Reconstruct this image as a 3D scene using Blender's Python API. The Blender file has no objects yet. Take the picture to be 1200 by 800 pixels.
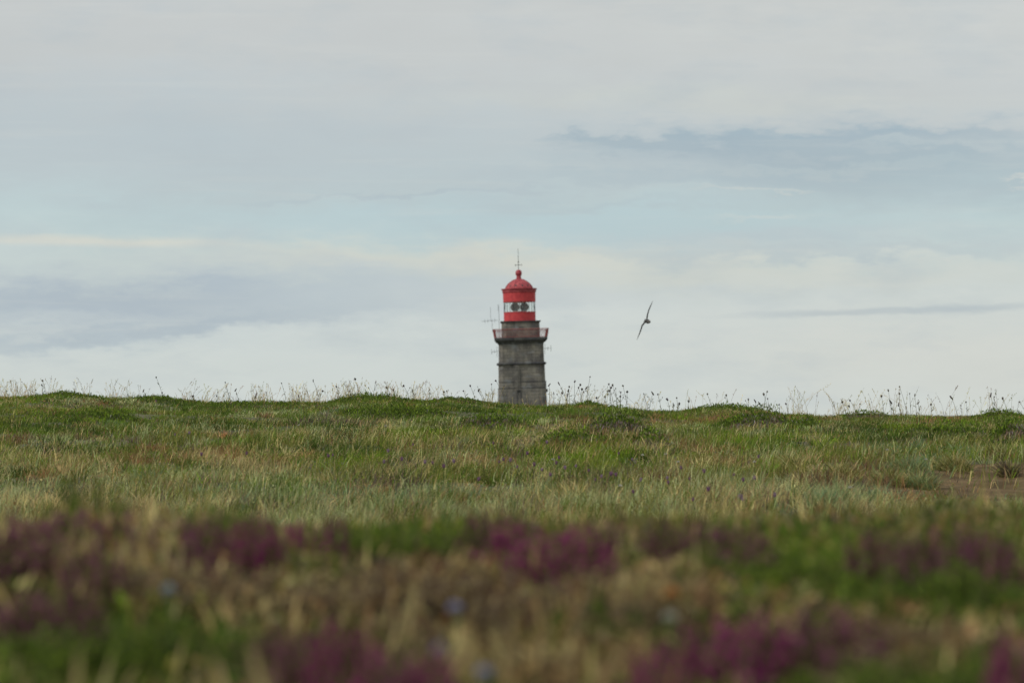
import bpy, math, random
import numpy as np
from mathutils import Vector, Matrix

R = math.radians
rng = np.random.default_rng(11)
random.seed(11)
sc = bpy.context.scene
col = sc.collection

# ------------------------------------------------------------------ camera
FPX = 4500.0                       # focal length in photo pixels (135 mm on 36 mm, 1200 wide)
PITCH = math.atan(94 / FPX)
ROLL = R(1.4)
Fv = np.array([0, math.cos(PITCH), math.sin(PITCH)])
R0 = np.array([1.0, 0, 0]); U0 = np.array([0, -math.sin(PITCH), math.cos(PITCH)])
Rv = R0 * math.cos(ROLL) - U0 * math.sin(ROLL)
Uv = U0 * math.cos(ROLL) + R0 * math.sin(ROLL)
cd = bpy.data.cameras.new('camera')
cam = bpy.data.objects.new('camera', cd); col.objects.link(cam)
cam.matrix_world = Matrix(((Rv[0], Uv[0], -Fv[0], 0), (Rv[1], Uv[1], -Fv[1], 0), (Rv[2], Uv[2], -Fv[2], 0), (0, 0, 0, 1)))
cd.lens = 135; cd.sensor_width = 36; cd.sensor_fit = 'HORIZONTAL'
cd.clip_start = 0.05; cd.clip_end = 20000
cd.dof.use_dof = True; cd.dof.focus_distance = 33.0; cd.dof.aperture_fstop = 8.6
sc.camera = cam

# ------------------------------------------------------------------ view
sc.view_settings.view_transform = 'Standard'; sc.view_settings.look = 'None'
sc.view_settings.exposure = 0.11; sc.view_settings.gamma = 1.0
sc.render.engine = 'CYCLES'
sc.cycles.max_bounces = 6; sc.cycles.transparent_max_bounces = 8; sc.cycles.diffuse_bounces = 3

# ------------------------------------------------------------------ sky
SUN_AZ, SUN_EL = R(-112), R(40)     # clockwise from +Y, soft sun behind the cloud, from the left


def s2l(c):
    c = np.asarray(c, float) / 255.0
    return tuple(np.where(c <= .04045, c / 12.92, ((c + .055) / 1.055) ** 2.4))


w = bpy.data.worlds.new('World'); sc.world = w; w.use_nodes = True
nt = w.node_tree; nt.nodes.clear(); L = nt.links


def N(tree, kind, **kw):
    n = tree.nodes.new(kind)
    for k, v in kw.items():
        setattr(n, k, v)
    return n


def M_(op, a, b=None, c=None, clamp=False):
    n = nt.nodes.new('ShaderNodeMath'); n.operation = op; n.use_clamp = clamp
    for i, v in enumerate((a, b, c)):
        if v is None: continue
        if isinstance(v, (int, float)): n.inputs[i].default_value = v
        else: L.new(v, n.inputs[i])
    return n.outputs[0]


def MIX(f, a, b):
    n = nt.nodes.new('ShaderNodeMix'); n.data_type = 'RGBA'
    for s, v in ((n.inputs[0], f), (n.inputs[6], a), (n.inputs[7], b)):
        if isinstance(v, (int, float)): s.default_value = v
        elif isinstance(v, tuple): s.default_value = (*v[:3], 1)
        else: L.new(v, s)
    return n.outputs[2]


tc = N(nt, 'ShaderNodeTexCoord'); sep = N(nt, 'ShaderNodeSeparateXYZ'); L.new(tc.outputs['Generated'], sep.inputs[0])
dx, dy, dz = sep.outputs
az = M_('ARCTAN2', dx, dy)
el = M_('ARCSINE', M_('MINIMUM', M_('MAXIMUM', dz, -1.0), 1.0))
u0 = M_('MULTIPLY', az, FPX)                       # centred
v0 = M_('SUBTRACT', 94.0, M_('MULTIPLY', el, FPX))
cr, sr = math.cos(ROLL), math.sin(ROLL)            # the cloud bands lie a little tilted to the horizon
U = M_('ADD', M_('SUBTRACT', M_('MULTIPLY', u0, cr), M_('MULTIPLY', v0, -sr)), 600.0)
V = M_('ADD', M_('ADD', M_('MULTIPLY', u0, -sr), M_('MULTIPLY', v0, cr)), 400.0)


def noise(su, sv, scale, detail, rough=.55, seed=0.0):
    cb = N(nt, 'ShaderNodeCombineXYZ')
    L.new(M_('MULTIPLY', U, su), cb.inputs[0]); L.new(M_('MULTIPLY', V, sv), cb.inputs[1]); cb.inputs[2].default_value = seed
    n = N(nt, 'ShaderNodeTexNoise'); n.inputs['Scale'].default_value = scale
    n.inputs['Detail'].default_value = detail; n.inputs['Roughness'].default_value = rough
    L.new(cb.outputs[0], n.inputs['Vector'])
    return M_('SUBTRACT', n.outputs['Fac'], .5)


nA = noise(1 / 320, 1 / 75, 1, 5, .55, 1.3)        # broad
nB = noise(1 / 90, 1 / 26, 1, 5, .62, 7.7)         # wisps
nC = noise(1 / 200, 1 / 60, 1, 4, .55, 3.1)
nE = noise(1 / 34, 1 / 13, 1, 4, .6, 5.5)
nD = noise(1 / 600, 1 / 300, 1, 4, .5, 9.1)
VW = M_('ADD', V, M_('ADD', M_('MULTIPLY', nA, 58.0), M_('ADD', M_('MULTIPLY', nB, 58.0), M_('MULTIPLY', nE, 18.0))))
UW = M_('ADD', U, M_('ADD', M_('MULTIPLY', nC, 260.0), M_('MULTIPLY', nB, 70.0)))


def blob(cu, cv, su, sv, slope=0.0, sharp=1.0, uu=None, vv=None, brk=0.0):
    """soft elongated cloud: gaussian with a ragged edge"""
    uu = uu or UW; vv = vv or VW
    a = M_('DIVIDE', M_('SUBTRACT', uu, cu), su)
    b = M_('SUBTRACT', M_('SUBTRACT', vv, cv), M_('MULTIPLY', M_('SUBTRACT', uu, cu), slope))
    b = M_('DIVIDE', b, sv)
    r2 = M_('ADD', M_('MULTIPLY', a, a), M_('MULTIPLY', b, b))
    if brk: r2 = M_('SUBTRACT', r2, M_('MULTIPLY', nB, brk))
    g = M_('POWER', 2.718, M_('MULTIPLY', r2, -1.0))
    if sharp > 1: g = M_('MULTIPLY', M_('SUBTRACT', g, .5 - .5 / sharp), sharp, clamp=True)
    return M_('MULTIPLY', g, 1.0, clamp=True)


ramp = N(nt, 'ShaderNodeValToRGB'); ramp.color_ramp.interpolation = 'B_SPLINE'
L.new(M_('DIVIDE', M_('ADD', VW, 200.0), 800.0, clamp=True), ramp.inputs[0])
stops = [(-200, (191, 194, 193)), (0, (192, 195, 194)), (120, (189, 194, 196)), (205, (182, 194, 197)), (262, (180, 199, 201)),
         (320, (193, 202, 200)), (370, (196, 204, 203)), (430, (198, 206, 204)), (500, (201, 207, 203))]
els = ramp.color_ramp.elements
while len(els) < len(stops): els.new(.5)
for e, (v, c) in zip(els, stops):
    e.position = (v + 200) / 800; e.color = (*s2l(c), 1)
c = ramp.outputs[0]
# (centre u, v, half-width u, v, slope, sharp, colour, strength, break)
VS = M_('ADD', V, M_('ADD', M_('MULTIPLY', nB, 12.0), M_('MULTIPLY', nC, 16.0)))
for cu, cv, su, sv, sl, sh, rgb, k, brk, *st in [
    (180, 165, 520, 75, 0.02, 1, (176, 187, 192), .8, .3),
    (1050, 40, 420, 70, 0, 1, (200, 203, 200), .6, .3),
    (300, 60, 500, 30, 0, 1, (190, 193, 192), .5, .3),
    (640, 262, 420, 26, 0, 1, (172, 194, 201), .6, .3),
    (820, 118, 330, 18, 0.02, 1, (196, 200, 194), .55, .6),
    (590, 308, 330, 18, .02, 1, (203, 203, 192), .85, .5),
    (1000, 325, 330, 18, -.02, 1, (200, 203, 196), .55, .5),
    (150, 350, 340, 34, -.02, 1.2, (163, 176, 187), .95, .6),
    (170, 385, 250, 12, -.10, 1.5, (160, 174, 185), .7, .4),
    (60, 400, 200, 10, 0, 1, (176, 189, 195), .5, .3),
    (400, 345, 130, 26, 0, 1, (176, 188, 194), .4, .5),
    (640, 350, 150, 20, 0, 1, (184, 192, 196), .5, .5),
    (90, 284, 210, 6.0, .01, 1.3, (208, 207, 196), .8, .4, 1),
    (990, 182, 290, 36, .0, 1.4, (156, 173, 183), .85, 1.6),
    (1060, 162, 190, 8, -.02, 1, (156, 173, 183), .35, .5),
    (1000, 196, 260, 5, .01, 1.3, (186, 196, 197), .5, 1.0),
    (1120, 176, 120, 5, 0, 1.3, (184, 194, 196), .5, 1.0),
    (1120, 215, 260, 32, 0, 1.3, (163, 180, 187), .7, .9),
    (760, 172, 120, 11, .03, 1.8, (156, 173, 183), .8, 1.2),
    (470, 225, 200, 5, -.02, 1.4, (168, 182, 190), .6, .5),
    (690, 240, 150, 6, 0, 1.2, (172, 186, 192), .5, .6),
    (980, 300, 260, 7, 0, 1.3, (172, 184, 190), .5, .6),
    (800, 205, 260, 10, 0, 1.2, (166, 182, 190), .5, .6),
    (900, 283, 200, 15, 0, 1, (176, 187, 193), .6, .5),
    (1010, 160, 180, 9, -.02, 1.5, (150, 171, 184), .6, .9),
    (870, 222, 70, 3.5, 0, 1.5, (198, 203, 199), .5, .4),
    (1190, 222, 40, 4, 0, 1.6, (205, 205, 198), .6, .4),
    (890, 254, 60, 3.5, 0, 1.5, (196, 203, 200), .5, .4),
    (1050, 364, 200, 5.5, -.03, 1.8, (168, 181, 188), .9, .4, 1),
    (1150, 420, 420, 60, 0, 1, (204, 204, 196), .6, .2),
    (300, 440, 420, 26, 0, 1, (196, 203, 200), .5, .2),
]:
    m = M_('MULTIPLY', blob(cu, cv, su, sv, sl, sh, vv=VS if st else None, brk=brk * 1.6), k * .9)
    c = MIX(m, c, s2l(rgb))
# mottled grey cloud
nM = noise(1 / 130, 1 / 42, 1, 6, .6, 12.3); nS = noise(1 / 260, 1 / 11, 1, 4, .6, 15.3)
c = MIX(M_('MULTIPLY', M_('MULTIPLY', M_('ADD', nM, .02), 4.0, clamp=True), .38), c, s2l((174, 185, 191)))
c = MIX(M_('MULTIPLY', M_('MULTIPLY', M_('SUBTRACT', nS, .05), 4.0, clamp=True), .22), c, s2l((204, 207, 202)))
# fine structure over everything and the brighter overhead cloud
fine = M_('ADD', 1.02, M_('ADD', M_('MULTIPLY', nB, .07), M_('ADD', M_('MULTIPLY', nD, .10), M_('MULTIPLY', nA, .05))))
up = M_('MULTIPLY', M_('SUBTRACT', el, .16), 1.3, clamp=True)
lum = M_('MULTIPLY', fine, M_('ADD', 1.0, M_('MULTIPLY', up, 1.0)))
vm = N(nt, 'ShaderNodeVectorMath', operation='SCALE'); L.new(c, vm.inputs[0]); L.new(lum, vm.inputs['Scale'])
bg_cloud = N(nt, 'ShaderNodeBackground'); L.new(vm.outputs[0], bg_cloud.inputs[0]); bg_cloud.inputs[1].default_value = 1.0
sky = N(nt, 'ShaderNodeTexSky'); sky.sky_type = 'NISHITA'; sky.sun_disc = False
sky.sun_elevation = SUN_EL; sky.sun_rotation = SUN_AZ
bg_sky = N(nt, 'ShaderNodeBackground'); L.new(sky.outputs[0], bg_sky.inputs[0]); bg_sky.inputs[1].default_value = 0.1
mx = N(nt, 'ShaderNodeMixShader'); mx.inputs[0].default_value = .95
L.new(bg_sky.outputs[0], mx.inputs[1]); L.new(bg_cloud.outputs[0], mx.inputs[2])
wo = N(nt, 'ShaderNodeOutputWorld'); L.new(mx.outputs[0], wo.inputs[0])

sd = bpy.data.lights.new('sun', 'SUN'); sd.energy = 2.0; sd.angle = R(12); sd.color = (1, .94, .85)
so = bpy.data.objects.new('sun', sd); col.objects.link(so)
sdir = Vector((math.sin(SUN_AZ) * math.cos(SUN_EL), math.cos(SUN_AZ) * math.cos(SUN_EL), math.sin(SUN_EL)))
so.rotation_euler = sdir.to_track_quat('Z', 'Y').to_euler(); so.location = sdir * 60


# ------------------------------------------------------------------ helpers
def ray(x, y, Y):
    """world point at distance Y that the photograph shows at pixel x, y"""
    x = np.asarray(x, float); y = np.asarray(y, float)
    d = Fv[None] + Rv[None] * ((x.reshape(-1, 1) - 600) / FPX) - Uv[None] * ((y.reshape(-1, 1) - 400) / FPX)
    return d * (np.asarray(Y, float).reshape(-1, 1) / d[:, 1:2])


def proj(X, Y, Z):
    f = X * Fv[0] + Y * Fv[1] + Z * Fv[2]
    return 600 + FPX * (X * Rv[0] + Y * Rv[1] + Z * Rv[2]) / f, 400 - FPX * (X * Uv[0] + Y * Uv[1] + Z * Uv[2]) / f


_tab = np.random.default_rng(5).random((256, 256))


def vn(x, y, seed=0):
    x = np.asarray(x, float) + seed * 17.31; y = np.asarray(y, float) + seed * 9.77
    xi = np.floor(x).astype(int); yi = np.floor(y).astype(int); fx = x - xi; fy = y - yi
    fx = fx * fx * (3 - 2 * fx); fy = fy * fy * (3 - 2 * fy)
    g = lambda a, b: _tab[a % 256, b % 256]
    return (g(xi, yi) * (1 - fx) + g(xi + 1, yi) * fx) * (1 - fy) + (g(xi, yi + 1) * (1 - fx) + g(xi + 1, yi + 1) * fx) * fy


def fbm(x, y, seed=0, o=4):
    s = 0; a = .5; t = 0
    for i in range(o):
        s = s + a * vn(x * 2 ** i, y * 2 ** i, seed + i * 3); t += a; a *= .5
    return s / t


def ss(a, b, x):
    t = np.clip((np.asarray(x, float) - a) / (b - a), 0, 1)
    return t * t * (3 - 2 * t)


crest = np.array([(-60, 464), (0, 464), (45, 462), (80, 460.5), (100, 463), (140, 466), (170, 464.5), (210, 466), (240, 470), (300, 470), (375, 470.5),
                  (400, 466), (430, 464), (470, 467), (500, 468), (525, 466), (560, 469), (590, 471), (637, 473.5), (675, 472.5), (690, 471.5),
                  (720, 475.5), (760, 480), (800, 480), (820, 477), (850, 477), (885, 480), (910, 485.5), (940, 485), (960, 487), (1000, 486),
                  (1050, 485), (1100, 487), (1140, 487), (1160, 484), (1200, 488), (1260, 488)], float)
YC = 41.0
_p = ray(crest[:, 0], crest[:, 1], np.full(len(crest), YC))
CX, CZ = _p[:, 0], _p[:, 2]


def H(X, Y, detail=True):
    X = np.asarray(X, float); Y = np.asarray(Y, float)
    zc = np.interp(X, CX, CZ) - .035
    out = np.clip((np.abs(X) - 6) / 30, 0, 1)
    zc = zc - .5 * out * out
    k = np.array([-200, -20, 0, 2, 3.2, 4.6, 5.6, 7.5, 11, 15, 17])
    kz = np.array([-1.2, -.5, -.33, -.245, -.215, -.188, -.205, -.40, -.53, -.50, -.455])
    near = np.interp(Y, k, kz)
    t = np.clip((Y - 17) / (YC - 17), 0, 1)
    e = t + .10 * np.sin(t * math.pi) * (1 - t)
    up = -.455 + (zc + .455) * e
    d = np.clip(Y - YC, 0, None)
    far = zc - 4.3 * (1 - np.exp(-(d / 22) ** 2 * .6)) - .0005 * np.clip(d - 500, 0, None)
    z = np.where(Y < 17, near, np.where(Y < YC, up, far))
    m = ss(7, 14, Y) * (1 - ss(34, 40, Y) * .6)
    z = z + m * ((fbm(X / 1.7, Y / 1.1, 2, 3) - .5) * .15 + (fbm(X / .5, Y / .4, 4, 2) - .5) * .045)
    z = z + (1 - ss(6, 9, Y)) * (fbm(X / .22, Y / .5, 8, 3) - .5) * .085 + .022 * np.exp(-(((X + .55) / .3) ** 2 + ((Y - 4.8) / .9) ** 2))
    z = z - .10 * np.exp(-(((X + .075) / .07) ** 2 + ((Y - 3.45) / .22) ** 2))
    z = z - (.10 * ss(1.5, 2.6, X) * ss(15, 17.5, Y) * (1 - ss(20.5, 24.5, Y)))       # shallow trodden dip with a low bank behind
    z = z + ss(60, 140, Y) * (fbm(X / 60, Y / 60, 12, 3) - .5) * 1.2
    return z


def hit(x, y, h=0.0, y0=9.0, y1=42.0):
    """ground point under the first place where the pixel's ray comes within h of the ground"""
    Ys = np.linspace(y0, y1, 900); P = ray(np.full(900, x), np.full(900, y), Ys)
    ok = np.nonzero(P[:, 2] <= H(P[:, 0], P[:, 1]) + h)[0]
    i = ok[0] if len(ok) else 899
    if not len(ok): i = int(np.argmin(P[:, 2] - H(P[:, 0], P[:, 1]) - h))
    return P[i, 0], P[i, 1], float(H(P[i, 0], P[i, 1]))


def tag(o, label=None, cat=None, group=None, kind=None):
    if label: o['label'] = label
    if cat: o['category'] = cat
    if group: o['group'] = group
    if kind: o['kind'] = kind
    return o


def empty(name, loc, rz=0, parent=None):
    o = bpy.data.objects.new(name, None); col.objects.link(o); o.location = loc; o.rotation_euler = (0, 0, rz)
    o.empty_display_size = .1
    if parent: o.parent = parent
    return o


def make_mesh(name, verts, tris, colr=None, mat=None, parent=None, quads=None, smooth=False):
    verts = np.asarray(verts, np.float32).reshape(-1, 3)
    me = bpy.data.meshes.new(name)
    tris = np.zeros((0, 3), int) if tris is None or len(tris) == 0 else np.asarray(tris).reshape(-1, 3)
    quads = np.zeros((0, 4), int) if quads is None or len(quads) == 0 else np.asarray(quads).reshape(-1, 4)
    nl = tris.size + quads.size
    me.vertices.add(len(verts)); me.vertices.foreach_set('co', verts.ravel())
    me.loops.add(nl); me.loops.foreach_set('vertex_index', np.concatenate([tris.ravel(), quads.ravel()]).astype(np.int32))
    npoly = len(tris) + len(quads)
    me.polygons.add(npoly)
    st = np.concatenate([np.arange(len(tris)) * 3, tris.size + np.arange(len(quads)) * 4])
    me.polygons.foreach_set('loop_start', st.astype(np.int32))
    me.polygons.foreach_set('use_smooth', np.full(npoly, bool(smooth)))
    if colr is not None:
        a = me.color_attributes.new('tint', 'FLOAT_COLOR', 'POINT')
        cc = np.ones((len(verts), 4), np.float32); cc[:, :3] = colr
        a.data.foreach_set('color', cc.ravel())
    me.update(calc_edges=True)
    if mat: me.materials.append(mat)
    o = bpy.data.objects.new(name, me); col.objects.link(o)
    if parent: o.parent = parent
    return o


class Geo:
    def __init__(s): s.v = []; s.t = []; s.q = []; s.c = []; s.n = 0

    def add(s, v, t=None, q=None, c=(1, 1, 1)):
        v = np.asarray(v, float).reshape(-1, 3)
        if t is not None and len(t): s.t.append(np.asarray(t).reshape(-1, 3) + s.n)
        if q is not None and len(q): s.q.append(np.asarray(q).reshape(-1, 4) + s.n)
        cc = np.empty((len(v), 3)); cc[:] = c
        s.v.append(v); s.c.append(cc); s.n += len(v)

    def build(s, name, mat, parent=None, smooth=False):
        return make_mesh(name, np.concatenate(s.v), np.concatenate(s.t) if s.t else None, np.concatenate(s.c), mat, parent,
                         np.concatenate(s.q) if s.q else None, smooth)

    # many blades at once
    def blades(s, P, h, wd, az, lean, face, C, curl=.5, tipw=.0):
        n = len(P)
        if n == 0: return
        d = np.stack([np.cos(az), np.sin(az), np.zeros(n)], 1); f = np.stack([np.cos(face), np.sin(face), np.zeros(n)], 1)
        hw = (wd / 2)[:, None] * f
        def at(t):
            o = lean * (t * (1 - curl) + curl * t * t)
            z = t * np.sqrt(np.clip(1 - (lean * .8) ** 2, .1, 1))
            return P + d * (o * h)[:, None] + np.stack([0 * h, 0 * h, z * h], 1)
        a0, a1, a2, a3 = at(np.zeros(n)), at(np.full(n, .38)), at(np.full(n, .72)), at(np.ones(n))
        V = np.stack([a0 - hw, a0 + hw, a1 - hw * .95, a1 + hw * .95, a2 - hw * .65, a2 + hw * .65, a3], 1).reshape(-1, 3)
        b = (np.arange(n) * 7)[:, None]
        q = np.concatenate([b + np.array([0, 1, 3, 2]), b + np.array([2, 3, 5, 4])]); t = b + np.array([4, 5, 6])
        CC = np.repeat(C[:, None, :], 7, 1).copy()
        s.add(V, t, q, CC.reshape(-1, 3))

    def blades_lo(s, P, h, wd, az, lean, face, C):
        n = len(P)
        d = np.stack([np.cos(az), np.sin(az), np.zeros(n)], 1); f = np.stack([np.cos(face), np.sin(face), np.zeros(n)], 1)
        hw = (wd / 2)[:, None] * f; up = np.zeros((n, 3)); up[:, 2] = h
        a1 = P + d * (lean * h * .3)[:, None] + up * .55
        a2 = P + d * (lean * h)[:, None] + up * np.sqrt(np.clip(1 - (lean * .8) ** 2, .1, 1))[:, None]
        V = np.stack([P - hw, P + hw, a1 - hw * .8, a1 + hw * .8, a2], 1).reshape(-1, 3)
        b = (np.arange(n) * 5)[:, None]
        CC = np.repeat(C[:, None, :], 5, 1).copy()
        s.add(V, b + np.array([2, 3, 4]), b + np.array([0, 1, 3, 2]), CC.reshape(-1, 3))

    # small diamond leaves / petals
    def leaves(s, P, size, D, C, wr=.45):
        n = len(P); D = D / np.linalg.norm(D, axis=1, keepdims=True)
        rnd = rng.normal(size=(n, 3)); S = np.cross(D, rnd); S /= np.linalg.norm(S, axis=1, keepdims=True) + 1e-9
        sz = np.asarray(size).reshape(-1, 1) * np.ones((n, 1))
        V = np.stack([P, P + D * sz * .5 + S * sz * wr * .5, P + D * sz, P + D * sz * .5 - S * sz * wr * .5], 1).reshape(-1, 3)
        s.add(V, None, (np.arange(n) * 4)[:, None] + np.array([0, 1, 2, 3]), np.repeat(C, 4, 0))

    def bells(s, P, r, C):
        n = len(P); o = np.array([(1, 0, 0), (0, 1, 0), (-1, 0, 0), (0, -1, 0), (0, 0, 1.2), (0, 0, -1.2)])
        V = (P[:, None, :] + o[None] * np.asarray(r).reshape(-1, 1, 1)).reshape(-1, 3)
        f = np.array([(0, 1, 4), (1, 2, 4), (2, 3, 4), (3, 0, 4), (1, 0, 5), (2, 1, 5), (3, 2, 5), (0, 3, 5)])
        s.add(V, ((np.arange(n) * 6)[:, None, None] + f[None]).reshape(-1, 3), None, np.repeat(C, 6, 0))

    def tube(s, pts, rad, c=(1, 1, 1), k=5):
        pts = np.asarray(pts, float); n = len(pts); rad = np.ones(n) * rad
        T = np.gradient(pts, axis=0); T /= np.linalg.norm(T, axis=1, keepdims=True) + 1e-9
        ref = np.array([0, 0, 1.0]) if abs(T[0, 2]) < .8 else np.array([1.0, 0, 0])
        A = np.cross(T, ref); A /= np.linalg.norm(A, axis=1, keepdims=True); B = np.cross(T, A)
        th = np.arange(k) / k * 2 * math.pi
        V = pts[:, None] + rad[:, None, None] * (np.cos(th)[None, :, None] * A[:, None] + np.sin(th)[None, :, None] * B[:, None])
        q = [(i * k + j, i * k + (j + 1) % k, (i + 1) * k + (j + 1) % k, (i + 1) * k + j) for i in range(n - 1) for j in range(k)]
        V = V.reshape(-1, 3); V = np.vstack([V, pts[0], pts[-1]])
        t = [(j, n * k, (j + 1) % k) for j in range(k)] + [((n - 1) * k + j, (n - 1) * k + (j + 1) % k, n * k + 1) for j in range(k)]
        s.add(V, t, q, c)

    def box(s, x0, x1, y0, y1, z0, z1, c=(1, 1, 1)):
        V = [(x, y, z) for z in (z0, z1) for y in (y0, y1) for x in (x0, x1)]
        s.add(V, None, [(0, 2, 3, 1), (4, 5, 7, 6), (0, 1, 5, 4), (1, 3, 7, 5), (3, 2, 6, 7), (2, 0, 4, 6)], c)

    def lathe(s, prof, seg=48, cx=0, cy=0, c=(1, 1, 1), cap=True):
        th = np.arange(seg) / seg * 2 * math.pi; m = len(prof)
        V = np.array([(cx + r * math.cos(a), cy + r * math.sin(a), z) for z, r in prof for a in th])
        q = [(i * seg + j, i * seg + (j + 1) % seg, (i + 1) * seg + (j + 1) % seg, (i + 1) * seg + j) for i in range(m - 1) for j in range(seg)]
        t = []
        if cap:
            V = np.vstack([V, (cx, cy, prof[0][0]), (cx, cy, prof[-1][0])]); b = m * seg
            t = [((j + 1) % seg, j, b) for j in range(seg)] + [((m - 1) * seg + j, (m - 1) * seg + (j + 1) % seg, b + 1) for j in range(seg)]
        s.add(V, t, q, c)

    def chsq(s, prof, c=(1, 1, 1), cap=True):
        """stack of chamfered squares: (z, half width, chamfer)"""
        V = []
        for z, a, h in prof:
            V += [(a, -a + h, z), (a, a - h, z), (a - h, a, z), (-a + h, a, z), (-a, a - h, z), (-a, -a + h, z), (-a + h, -a, z), (a - h, -a, z)]
        m = len(prof)
        q = [(i * 8 + j, i * 8 + (j + 1) % 8, (i + 1) * 8 + (j + 1) % 8, (i + 1) * 8 + j) for i in range(m - 1) for j in range(8)]
        t = []
        if cap:
            V += [(0, 0, prof[0][0]), (0, 0, prof[-1][0])]; b = m * 8
            t = [((j + 1) % 8, j, b) for j in range(8)] + [((m - 1) * 8 + j, (m - 1) * 8 + (j + 1) % 8, b + 1) for j in range(8)]
        s.add(V, t, q, c)


# ------------------------------------------------------------------ materials
def mat(name):
    m = bpy.data.materials.new(name); m.use_nodes = True
    b = m.node_tree.nodes['Principled BSDF']
    return m, m.node_tree, b


def plant_mat(name, transl=.35, rough=.75, spec=.08):
    m, t, b = mat(name)
    a = t.nodes.new('ShaderNodeAttribute'); a.attribute_name = 'tint'
    b.inputs['Roughness'].default_value = rough; b.inputs['Specular IOR Level'].default_value = spec
    tr = t.nodes.new('ShaderNodeBsdfTranslucent'); mxs = t.nodes.new('ShaderNodeMixShader'); mxs.inputs[0].default_value = transl
    t.links.new(a.outputs['Color'], b.inputs['Base Color']); t.links.new(a.outputs['Color'], tr.inputs[0])
    t.links.new(b.outputs[0], mxs.inputs[1]); t.links.new(tr.outputs[0], mxs.inputs[2])
    t.links.new(mxs.outputs[0], t.nodes['Material Output'].inputs[0])
    return m


def noise_mat(name, c1, c2, scale=4, rough=.7, bump=.2, metal=0, spec=.4, detail=6):
    m, t, b = mat(name)
    co = t.nodes.new('ShaderNodeTexCoord'); n = t.nodes.new('ShaderNodeTexNoise'); n.inputs['Scale'].default_value = scale; n.inputs['Detail'].default_value = detail
    t.links.new(co.outputs['Object'], n.inputs['Vector'])
    rp = t.nodes.new('ShaderNodeValToRGB'); rp.color_ramp.elements[0].position = .35; rp.color_ramp.elements[1].position = .65
    rp.color_ramp.elements[0].color = (*c1, 1); rp.color_ramp.elements[1].color = (*c2, 1)
    t.links.new(n.outputs['Fac'], rp.inputs[0]); t.links.new(rp.outputs[0], b.inputs['Base Color'])
    bp = t.nodes.new('ShaderNodeBump'); bp.inputs['Strength'].default_value = bump; bp.inputs['Distance'].default_value = .02
    t.links.new(n.outputs['Fac'], bp.inputs['Height']); t.links.new(bp.outputs[0], b.inputs['Normal'])
    b.inputs['Roughness'].default_value = rough; b.inputs['Metallic'].default_value = metal; b.inputs['Specular IOR Level'].default_value = spec
    return m


M_plant = plant_mat('grass_blade')
M_leaf = plant_mat('heath_leaf', .2)
M_twig = plant_mat('twig', .0, .8, .2)
M_petal = plant_mat('petal', .3, .7, .1)
M_soil = noise_mat('mossy_soil', (.035, .040, .016), (.085, .078, .036), 9, .95, .6)
M_path = noise_mat('trodden_earth', (.060, .042, .020), (.125, .085, .045), 6, .95, .8, spec=.05, detail=10)
M_red = noise_mat('red_paint', (.36, .038, .046), (.47, .056, .058), 2.2, .6, .05, spec=.2, detail=9)
M_reddark = noise_mat('weathered_red_paint', (.22, .034, .045), (.36, .075, .080), 3.2, .65, .1, spec=.2, detail=9)
M_rail = noise_mat('red_railing_paint', (.20, .05, .05), (.27, .07, .065), 3, .55, .05)
M_iron = noise_mat('dark_iron', (.02, .021, .022), (.035, .035, .035), 4, .6, .1)
M_galv = noise_mat('galvanised_rod', (.09, .095, .1), (.13, .135, .14), 4, .45, .05, metal=.4)
M_white = noise_mat('white_paint', (.62, .62, .60), (.75, .75, .72), 3, .5, .05)


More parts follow.
